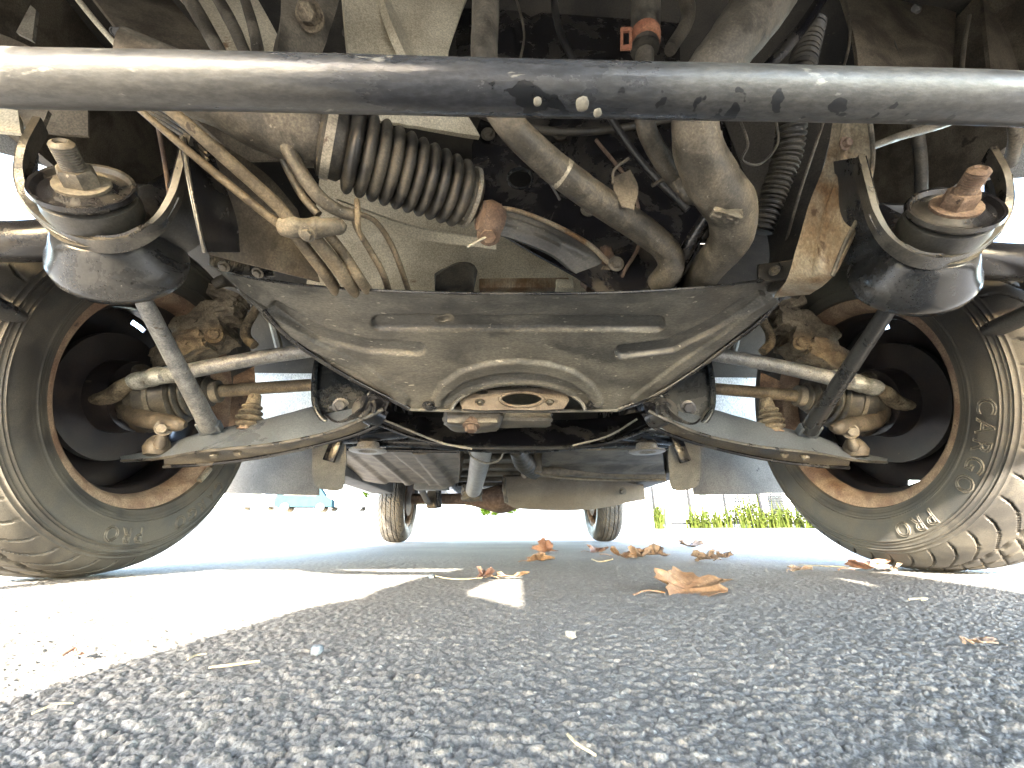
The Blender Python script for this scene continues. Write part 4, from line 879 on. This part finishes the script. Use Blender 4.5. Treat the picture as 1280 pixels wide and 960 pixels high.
part('front_bulkhead', slab(-.80, .80, -.17, -.15, .65, .949), floorm)
bmp = part('front_bumper', box((0, -.24, .57), (1.64, .14, .20), None, .3), bodyw)
def side_panel(s_):
    pts = [(-.28, .47)]
    for c_, r0 in ((AX_Y, .405), (3.18, .39)):
        a0 = math.asin((.30 - TR) / r0)
        for k in range(25):
            a = PI - a0 - (PI - 2 * a0) * k / 24 + 0 * a0
            pts.append((c_ + r0 * math.cos(a), TR + r0 * math.sin(a)))
    pts = [q_ for i_, q_ in enumerate(pts) if not (0 < i_ <= 25 and q_[0] > 1.0)]
    k_ = next(i_ for i_, q_ in enumerate(pts) if q_[0] > 2)
    pts[k_:k_] = [(1.12, .64), (1.45, .64), (1.48, .60), (1.48, .32)]  # opening added in the body side to let sky light reach the panel
    pts[1:1] = [(-.20, .32), (.30, .32)]
    pts += [(3.60, .32), (3.92, .36), (3.95, 1.0), (3.85, 1.78), (.30, 1.82), (.05, 1.7), (-.28, 1.0)]
    V = []; n = len(pts)
    for x in (.825, .85): V += [(s_ * x, y, z) for y, z in pts]
    bm = bmesh.new(); vs = [bm.verts.new(v) for v in V]
    E_ = [bm.edges.new((vs[i], vs[(i + 1) % n])) for i in range(n)]; E2 = [bm.edges.new((vs[n + i], vs[n + (i + 1) % n])) for i in range(n)]
    bmesh.ops.triangle_fill(bm, edges=E_, use_beauty=True); bmesh.ops.triangle_fill(bm, edges=E2, use_beauty=True)
    for i in range(n): bm.faces.new((vs[i], vs[(i + 1) % n], vs[n + (i + 1) % n], vs[n + i]))
    bmesh.ops.recalc_face_normals(bm, faces=bm.faces); bm.verts.index_update()
    g = ([v.co.copy() for v in bm.verts], [tuple(v.index for v in f.verts) for f in bm.faces]); bm.free(); return g
for s_ in (-1, 1):
    sp_ = part('body_side', side_panel(s_), bodyw, smooth=20)
    part('side_window', slab(*sorted((s_ * .849, s_ * .856)), .45, 1.35, 1.10, 1.62), glass, sp_); part('side_window', slab(*sorted((s_ * .849, s_ * .856)), 1.5, 3.6, 1.10, 1.62), glass, sp_)
    part('sill', slab(*sorted((s_ * .70, s_ * .822)), 1.20, 2.75, .30, .40, .1), bluegrey)
for s_ in (-1, 1):
    part('inner_wing', slab(*sorted((s_ * .80, s_ * .815)), -.14, .775, .66, .949), floorbrown)
    part('inner_wing_rib', slab(*sorted((s_ * .76, s_ * .799)), .10, .14, .68, .94, .1), floorm)
    part('apron', box((s_ * .60, .18, .80), (.34, .012, .28), rot(z=s_ * .25, x=.3)), floorm)
    part('apron_flange', box((s_ * .60, .15, .66), (.34, .03, .012), rot(z=s_ * .25)), floorbrown)
part('roof', slab(-.824, .824, .25, 3.84, 1.76, 1.80), bodyw)
part('rear_door', slab(-.823, .823, 3.86, 3.90, .42, 1.75), bodyw); part('rear_bumper', box((0, 3.96, .44), (1.66, .12, .16), None, .3), bodyw)
fp = part('front_panel', plate([(-.822, -.29, .60), (.822, -.29, .60), (.822, -.28, 1.02), (-.822, -.28, 1.02)], .02), bodyw)
part('windscreen', plate([(-.80, -.26, 1.04), (.80, -.26, 1.04), (.78, .10, 1.70), (-.78, .10, 1.70)], .01), glass, fp)

# ================================================================ loose things on the ground
def leaf_mesh(L, Wd, seed, curl=.4, lobed=True):
    """lobed dry leaf lying in the XY plane, curled"""
    r_ = random.Random(seed); n = 44; V = [(0, 0, 0)]; Fc = []; rings = 6; lob = r_.randint(5, 7)
    for j in range(1, rings + 1):
        for k in range(n):
            a = 2 * PI * k / n; s_ = math.sin(a / 2)
            rr = .5 + (.20 * abs(math.cos(a * lob / 2)) ** 1.4 * (1 if lobed else .2) + .05 * math.sin(13 * a + seed)) * 1.4
            rr *= (.85 + .15 * math.cos(a))
            t = j / rings; x = L * rr * t * math.cos(a); y = Wd * rr * t * math.sin(a)
            z = curl * L * (.55 * t ** 2 * (math.sin(2 * a + seed) * .5 + .35) + .35 * (y / Wd) ** 2 + .14 * noise.noise(Vector((x / L * 4, y / L * 4, seed)))) 
            z += .05 * L * abs(math.sin(a * lob / 2)) * t
            V.append((x, y, z))
    for k in range(n): Fc.append((0, 1 + k, 1 + (k + 1) % n))
    for j in range(rings - 1):
        for k in range(n):
            a = 1 + j * n + k; b = 1 + j * n + (k + 1) % n; Fc.append((a, b, b + n, a + n))
    th = .0006; m_ = len(V); V2 = V + [(x, y, z + th) for x, y, z in V]; F2 = [tuple(reversed(f)) for f in Fc] + [tuple(i + m_ for i in f) for f in Fc]
    e = 1 + (rings - 1) * n
    for k in range(n): F2.append((e + k, e + (k + 1) % n, e + (k + 1) % n + m_, e + k + m_))
    st = tube([(-L * .4, 0, .001, .0009), (-L * .7, .003, .004, .0008), (-L * .95, .01 * (r_.random() - .5), .002, .0011)], 6, 4)
    mz = min(v[2] for v in V2); V2 = [(x, y, z - mz + .001) for x, y, z in V2]
    return (V2, F2), st
def leaf(u, v, L, Wd, m, label, seed, curl=.4, tilt=(0, 0), rz=0, group='dry leaves on the asphalt', name='fallen_leaf'):
    p = PZ(u, v, .0); d_ = (p - CAM).dot(FW); L, Wd = .84 * L * d_ / F_PX, .84 * Wd * d_ / F_PX; curl *= .72; t = empty(name, (p.x, p.y, .0), label=label, cat='leaf', group=group)
    b, s_ = leaf_mesh(L, Wd, seed, curl)
    bo = obj('blade', b[0], b[1], m, t, 50, world=True); so_ = obj('stem', s_[0], s_[1], m, t, 50, world=True)
    t.rotation_euler = (tilt[0], tilt[1], rz); return t
leaf(858, 738, 98, 66, leafm, 'large curled orange-brown leaf with ragged lobes and a hole, nearest the lens', 3, .42, (.42, -.05), .3)
leaf(606, 723, 26, 20, leafr, 'small crumpled red-brown leaf left of the yellow-tipped leaf', 5, 1.1, (0, 0), 1.1)
leaf(636, 723, 38, 14, leafm, 'narrow brown leaf with a sunlit yellow tip near the light spot', 8, .5, (0, 0), .1)
leaf(681, 691, 34, 30, leafr, 'spiky upright red-brown leaf in the middle, farther back', 9, 1.1, (.2, .1), 2.0)
leaf(674, 702, 42, 24, leafm, 'flat thin brown leaf just before the spiky red-brown leaf', 12, .5, (0, 0), .6)
leaf(745, 690, 26, 22, leafr, 'folded smooth pinkish-red leaf in front of the right rear tyre', 15, .7, (.25, 0), .2)
for k, (u, v, lab) in enumerate(((778, 697, 'dark end leaf of the brown litter row before the right rear tyre'), (797, 697, 'crumpled brown leaf in the middle of the litter row'), (820, 696, 'right end leaf of the brown litter row'))):
    leaf(u, v, 36, 24, leafp if k else leafm, lab, 20 + k, 1.0, (.1, .1), k * .9)
leaf(862, 684, 34, 22, leafp, 'pale brown leaf lying at the edge of the bright sunlit ground', 27, .7, (.1, 0), .4)
leaf(884, 702, 34, 24, leafp, 'pale crumpled leaf above the large orange-brown one', 30, .9, (0, .1), 1.8)
leaf(905, 698, 22, 16, leafp, 'small dark curled leaf right of the pale crumpled leaf', 33, 1.0, (0, 0), .4)
leaf(1000, 714, 32, 20, leafp, 'flat pale leaf lying between the large leaf and right front tyre', 36, .35, (0, 0), .3)
leaf(1085, 713, 54, 30, leafr, 'crushed brown leaf touching the foot of the right front tyre', 39, .6, (0, 0), .1)
leaf(1114, 713, 36, 22, leafp, 'small pale leaf scrap tucked under the right front tyre', 42, .5, (0, 0), .9)
leaf(1228, 806, 34, 18, leafp, 'tiny pale leaf scrap at the right side in the foreground', 45, .3, (0, 0), .1)
leaf(96, 822, 15, 11, leafr, 'tiny dark leaf scrap on the left shadow edge', 47, .6, (0, 0), .2)
def twig(pts, m, label, cat='twig', name='twig', flat=1.0):
    q = PZ(pts[0][0], pts[0][1]); T = tube([(*(PZ(u, v, z) - q), r) for u, v, z, r in pts], 8, 5, flat=flat)
    o = obj(name, T[0], T[1], m); o.location = q; tag(o, label, cat)
twig([(262, 834, .003, .0011), (290, 831, .0035, .0014), (325, 826, .004, .0012)], strawm, 'pale flat straw stick lying in the left foreground', flat=.5)
twig([(235, 824, .003, .0005), (245, 819, .003, .0005), (258, 817, .003, .0004)], strawm, 'short thin straw left foreground behind the flat stick')
twig([(545, 720, .003, .0010), (560, 723, .004, .0010), (580, 724, .003, .0009), (603, 722, .003, .0009)], strawm, 'curved thin pale stem between the blue pebble and the leaves')
twig([(740, 699, .004, .0016), (750, 702, .005, .0014), (766, 699, .012, .0012)], strawm, 'curved pale stem at the left end of the litter row')
twig([(40, 892, .002, .0004), (70, 880, .003, .0004), (92, 879, .002, .0003)], strawm, 'thin straw strand lying at the lower left')
twig([(1135, 749, .003, .0007), (1158, 748, .003, .0009), (1152, 750, .003, .0007)], strawm, 'thin pale straw before the right front tyre')
twig([(1000, 706, .004, .0016), (1040, 708, .005, .002), (1070, 709, .003, .0016)], strawm, 'pale flat stalk lying left of the right front tyre', flat=.5)
twig([(710, 918, .002, .0005), (722, 930, .003, .0005), (745, 944, .002, .0004)], strawm, 'short bent straw at the bottom centre')
def pebble(u, v, s_, m, label, seed):
    p = PZ(u, v); g = lump((0, 0, s_ * .3), (s_, s_ * .85, s_ * .7), rot(z=seed), seed, .25, 4, .3)
    o = obj('pebble', g[0], g[1], m); o.location = (p.x, p.y, -.001); tag(o, label, 'stone')
bluest = mat('bluish stone', (.09, .11, .13), (.14, .165, .19), sc=200, rough=.7)
pebble(713, 795, .0066, stonem, 'pale angular pebble standing out right of centre', 2)
pebble(539, 722, .009, bluest, 'blue-grey pebble at the tip of the sunlit patch', 5)
pebble(396, 815, .007, bluest, 'bluish pebble in the left middle of the foreground', 8)

# ================================================================ background
def Gp(u, Y, dz=0):
    d = ray(u, 640); x = CAM.x + d.x * Y / d.y; return Vector((x, Y, float(ground_z(np.array(Y))) + dz))
leafg = mat('sunlit green leaves', (.018, .036, .004), (.035, .06, .007), sc=3, rough=.8, bump=0, fine=20)
grassm = mat('green weeds', (.02, .03, .006), (.036, .044, .012), sc=20, rough=.8, bump=0, fine=60)
barkm = mat('bark', (.1, .08, .06), (.16, .13, .1), sc=20)
concrete = mat('concrete', (.06, .06, .058), (.09, .09, .085), sc=4, rough=.9)
wallw = mat('white render wall', (.6, .6, .58), (.7, .7, .68), sc=2, rough=.8)
fencem = mat('grey fence steel', (.012, .013, .015), (.02, .021, .023), sc=10, rough=.8)
bluem = mat('blue van paint', (.016, .030, .035), (.018, .034, .039), sc=2, rough=.6, bump=0)
def clump(n, sx, sy, sz, ls, r_, base=0):
    V = []; Fc = []
    for i in range(n):
        while True:
            q = Vector((r_.uniform(-1, 1), r_.uniform(-1, 1), r_.uniform(-1, 1)))
            if .25 < q.length < 1 and noise.noise(q * 2.3 + Vector((base, 0, 0))) > -.18: break
        c = Vector((q.x * sx, q.y * sy, q.z * sz)); a = Vector((r_.uniform(-1, 1), r_.uniform(-1, 1), r_.uniform(-.6, .6))).normalized(); b = a.cross(Vector((r_.uniform(-1, 1), r_.uniform(-1, 1), 1))).normalized()
        s_ = ls * r_.uniform(.6, 1.3); k = len(V); V += [c - a * s_, c + b * s_ * .5, c + a * s_, c - b * s_ * .5]; Fc.append((k, k + 1, k + 2, k + 3))
    return V, Fc
for m_ in (leafg, grassm, fencem, bluem, concrete): m_.node_tree.nodes['Principled BSDF'].inputs['Specular IOR Level'].default_value = 0
def tree(u, Y, h, w, label, seed, nm='tree'):
    r_ = random.Random(seed); g = Gp(u, Y); t = empty(nm, g, label=label, cat=nm)
    T = tube([(0, 0, -.2, h * .035), (w * .05, 0, h * .3, h * .027), (0, w * .04, h * .6, h * .015), (0, 0, h * .85, h * .006)], 10, 4)
    limbs = [tube([(0, 0, h * (.3 + .1 * k), h * .014), (w * .3 * math.cos(k * 2.1), w * .3 * math.sin(k * 2.1), h * (.5 + .1 * k), h * .006)], 6, 3) for k in range(4)]
    T = join(T, *limbs); obj('trunk', T[0], T[1], barkm, t, 40, True)
    parts_ = []
    for k in range(7):
        c = Vector((r_.uniform(-.3, .3) * w, r_.uniform(-.3, .3) * w, h * r_.uniform(.38, .85))); V, Fc = clump(900, w * .3, w * .3, h * .17, h * .035, r_, k)
        parts_.append(([Vector(v) + c for v in V], Fc))
    C_ = join(*parts_); obj('crown', C_[0], C_[1], leafg, t, None, True)
tree(449, 46, 4.3, 3.4, 'bright green tree between the left mud flap and the rear tyre', 1)
tree(612, 13.5, .75, .55, 'small green bush in the gap left of the silencer', 2, 'bush')
tree(642, 14.5, .8, .7, 'round green bush just under the silencer edge', 3, 'bush')
def weed(u, Y, h, label, seed, n=60, w=.35):
    r_ = random.Random(seed); g = Gp(u, Y); V = []; Fc = []
    for i in range(n):
        x, y = r_.gauss(0, w * .45), r_.gauss(0, w * .3); hh = h * r_.uniform(.25, 1) ** 1.4; lx, ly = r_.uniform(-.3, .3) * hh, r_.uniform(-.3, .3) * hh; a = r_.uniform(0, PI); wx, wy = math.cos(a) * .012, math.sin(a) * .012; k = len(V)
        V += [(x - wx, y - wy, 0), (x + wx, y + wy, 0), (x + wx + lx * .3, y + wy + ly * .3, hh * .55), (x - wx + lx * .3, y - wy + ly * .3, hh * .55), (x + lx, y + ly, hh)]
        Fc += [(k, k + 1, k + 2, k + 3), (k + 3, k + 2, k + 4)]
    V2, F2 = clump(n * 5, w, w * .6, h * .34, .035, r_, seed); V2 = [v + Vector((0, 0, h * .35)) for v in V2]
    C_ = join((V, Fc), (V2, F2)); o = obj('weed', C_[0], C_[1], grassm, None, None); o.location = g; tag(o, label, 'plant', 'weeds along the fence')
for k, (u, h, w, lab) in enumerate(((822, .45, .1, 'thin green weed beside the white post'), (872, .35, .3, 'low weed left of the first fence post'), (898, .42, .4, 'bushy weed between the two fence posts'), (935, .5, .35, 'tall grassy weed in front of the mesh fence'), (958, .32, .3, 'small weed at the foot of the mesh fence'), (985, .42, .45, 'leafy weed beside the right front tyre'), (1010, .4, .4, 'weed partly behind the right front tyre'))):
    weed(u, 8.6 + .2 * (k % 3), h * 1.45, lab, k + 50, 70, w)
# concrete post, fence, building
def post(u, Y, w, h, m, name, label, cat):
    g = box((0, 0, h / 2), (w, w, h), None, .1); o = obj(name, g[0], g[1], m); o.location = Gp(u, Y); tag(o, label, cat)
post(833, 9.0, .10, 1.5, concrete, 'concrete_post', 'grey concrete post right of the rear wheel, darker than the wall', 'post')
post(812, 9.6, .30, 2.2, wallw, 'gate_pillar', 'white pillar between the right rear wheel and the grey post', 'pillar')
fn = empty('mesh_fence', Gp(930, 9.3), label='grey wire mesh fence on steel posts behind the weeds', cat='fence')
def fpart(name, g, m):
    o = obj(name, g[0], g[1], m, fn, 40, True); return o
X0f, X1f = -2.0, 3.6
for i in range(8):
    g = box((X0f + i * .8, 0, .6), (.05, .05, 1.3), None, .1); fpart('post', g, fencem)
for z in (.08, 1.18): fpart('rail', box(((X0f + X1f) / 2, .03, z), (X1f - X0f, .03, .03), None, .1), fencem)
V = []; Fc = []
def wire(x0, x1, z0, z1, d, y):
    global V, Fc
    g = box(((x0 + x1) / 2, y, (z0 + z1) / 2), (max(x1 - x0, d), d * .6, max(z1 - z0, d)), None, 0); n0 = len(V); V += g[0]; Fc += [tuple(a + n0 for a in f) for f in g[1]]
for i in range(90): wire(X0f + (X1f - X0f) * i / 89, X0f + (X1f - X0f) * i / 89, .08, 1.17, .007, .05)
for i in range(22): wire(X0f, X1f, .1 + i * .05, .1 + i * .05, .006, .056)
for i in range(50): wire(-.28 + i * .028, -.28 + i * .028, .08, 1.17, .013, .065)
for i in range(26): wire(-.28, 1.1, .1 + i * .042, .128 + i * .042, .010, .072)
o = fpart('wire_mesh', (V, Fc), fencem); o['kind'] = 'stuff'
def house(u, Y, w, h, label, m, wins, door=None):
    t = empty('building', Gp(u, Y), label=label, cat='building')
    g = box((0, 3, h / 2 - .3), (w, 6, h + .6), None, 0); obj('wall', g[0], g[1], m, t, 20, True)
    g = box((0, 3, h + .1), (w + .5, 6.5, .25), None, .1); obj('roof', g[0], g[1], fencem, t, 20, True)
    for x, z, a, b in wins:
        f = obj('window', *box((x, -.02, z), (a + .1, .08, b + .1), None, .05), wallw, t, 20, True); obj('pane', *box((x, -.065, z), (a, .02, b), None, 0), glass, f, 20, True)
    return t
house(905, 15, 9, 3.2, 'white building behind the mesh fence with bluish windows', wallw, [(-1.75, .55, .35, .55), (-1.25, .55, .35, .55), (-.7, .45, .25, .8), (1.9, .5, .5, .6), (3.2, .6, .8, .6)])
def far_van(u, Y, c, label, rz=PI / 2, s_=1.0):
    t = empty('parked_van', Gp(u, Y), label=label, cat='van', group='vehicles parked far across the lot'); t.rotation_euler = (0, 0, rz); t.scale = (s_,) * 3
    prof = [(-2.1, .35), (-2.15, 1.0), (-1.95, 1.85), (1.1, 1.9), (1.6, 1.25), (2.15, 1.0), (2.2, .4)]
    V = [(x, y, z) for y in (-.85, .85) for x, z in prof]; n = len(prof); Fc = [tuple(range(n)), tuple(range(2 * n - 1, n - 1, -1))] + [(i, (i + 1) % n + 0, (i + 1) % n + n, i + n) for i in range(n)]
    obj('body', V, Fc, c, t, 20, True)
    for y in (-.86, .86):
        obj('window', *box((-.3, y, 1.5), (2.4, .02, .5), None, 0), glass, t, 20, True)
        for x in (-1.3, 1.35): obj('wheel', *lathe((x, y - math.copysign(.1, y), .33), (0, math.copysign(1, y), 0), [(0, .2), (0, .33), (.18, .33), (.2, .28), (.2, .1), (.17, .05)], 24), rubberclean, t, 40, True)
    return t
far_van(380, 36, bluem, 'light blue van far away left, behind the left front tyre', .2)
far_van(432, 42, bodyw, 'white van far away, next to the blue one', .1)
far_van(500, 70, bluem, 'small blue van farthest away beyond the left rear tyre', 0)
far_van(318, 50, bodyw, 'white van far away, mostly hidden behind the left front tyre', 0)

# ---- person crouching behind the lens (casts the long shadow down the middle)
def person():
    t = empty('person', (0, -.55, 0), label='person in a dark jacket crouching with elbows out in front of the van', cat='person')
    J = {}; Vt = []; R_ = []; E_ = []
    def j(n, x, y, z, r, par=None):
        J[n] = len(Vt); Vt.append((x, y, z)); R_.append(r)
        if par: E_.append((J[par], J[n]))
    j('pelvis', 0, -.14, .24, (.20, .15)); j('waist', 0, -.06, .38, (.21, .15), 'pelvis'); j('chest', 0, .02, .54, (.25, .15), 'waist'); j('neck', 0, .08, .72, .065, 'chest')
    j('headb', 0, .11, .78, .075, 'neck'); j('head', 0, .13, .86, .10, 'headb')
    for s_, n in ((-1, 'l'), (1, 'r')):
        j(n + 'sh', s_ * .25, .03, .62, .085, 'chest'); j(n + 'ua', s_ * .315, .04, .54, .075, n + 'sh'); j(n + 'el', s_ * .335, .06, .42, .062, n + 'ua'); j(n + 'wr', s_ * .12, .28, .16, .034, n + 'el')
        j(n + 'pa', s_ * .09, .34, .13, .03, n + 'wr')
        for k in range(4):
            j(n + 'f%d' % k, s_ * (.07 - .018 * k), .385, .135 - .012 * k, .009, n + 'pa'); j(n + 'g%d' % k, s_ * (.055 - .018 * k), .41 - .004 * abs(k - 1), .12 - .014 * k, .008, n + 'f%d' % k)
        j(n + 't', s_ * .055, .35, .15, .011, n + 'pa'); j(n + 'u', s_ * .04, .37, .155, .009, n + 't')
        j(n + 'hip', s_ * .14, -.12, .24, .12, 'pelvis'); j(n + 'kn', s_ * .325, .16, .355, .11, n + 'hip'); j(n + 'an', s_ * .24, -.02, .09, .06, n + 'kn'); j(n + 'to', s_ * .26, .14, .035, .04, n + 'an')
    me = bpy.data.meshes.new('body'); me.from_pydata(Vt, E_, []); o = bpy.data.objects.new('body', me); COL.objects.link(o)
    md = o.modifiers.new('skin', 'SKIN'); 
    if not me.skin_vertices: pass
    bpy.context.view_layer.objects.active = o
    for i, sv in enumerate(me.skin_vertices[0].data): sv.radius = R_[i] if isinstance(R_[i], tuple) else (R_[i], R_[i]); sv.use_root = (i == 0)
    sb = o.modifiers.new('sub', 'SUBSURF'); sb.levels = 1; sb.render_levels = 1
    dg = bpy.context.evaluated_depsgraph_get(); dg.update(); m2 = bpy.data.meshes.new_from_object(o.evaluated_get(dg)); o.modifiers.clear(); o.data = m2
    m2.materials.clear(); m2.materials.append(jack); m2.polygons.foreach_set('use_smooth', [True] * len(m2.polygons)); o.parent = t
    h = lump((0, .10, .87), (.20, .22, .20), None, 3, .06, 8, .1); obj('hair', h[0], h[1], rubberclean, t, 60, True)
jack = mat('dark jacket cloth', (.03, .035, .045), (.05, .055, .065), sc=60, rough=.9, bump=.3)
person()
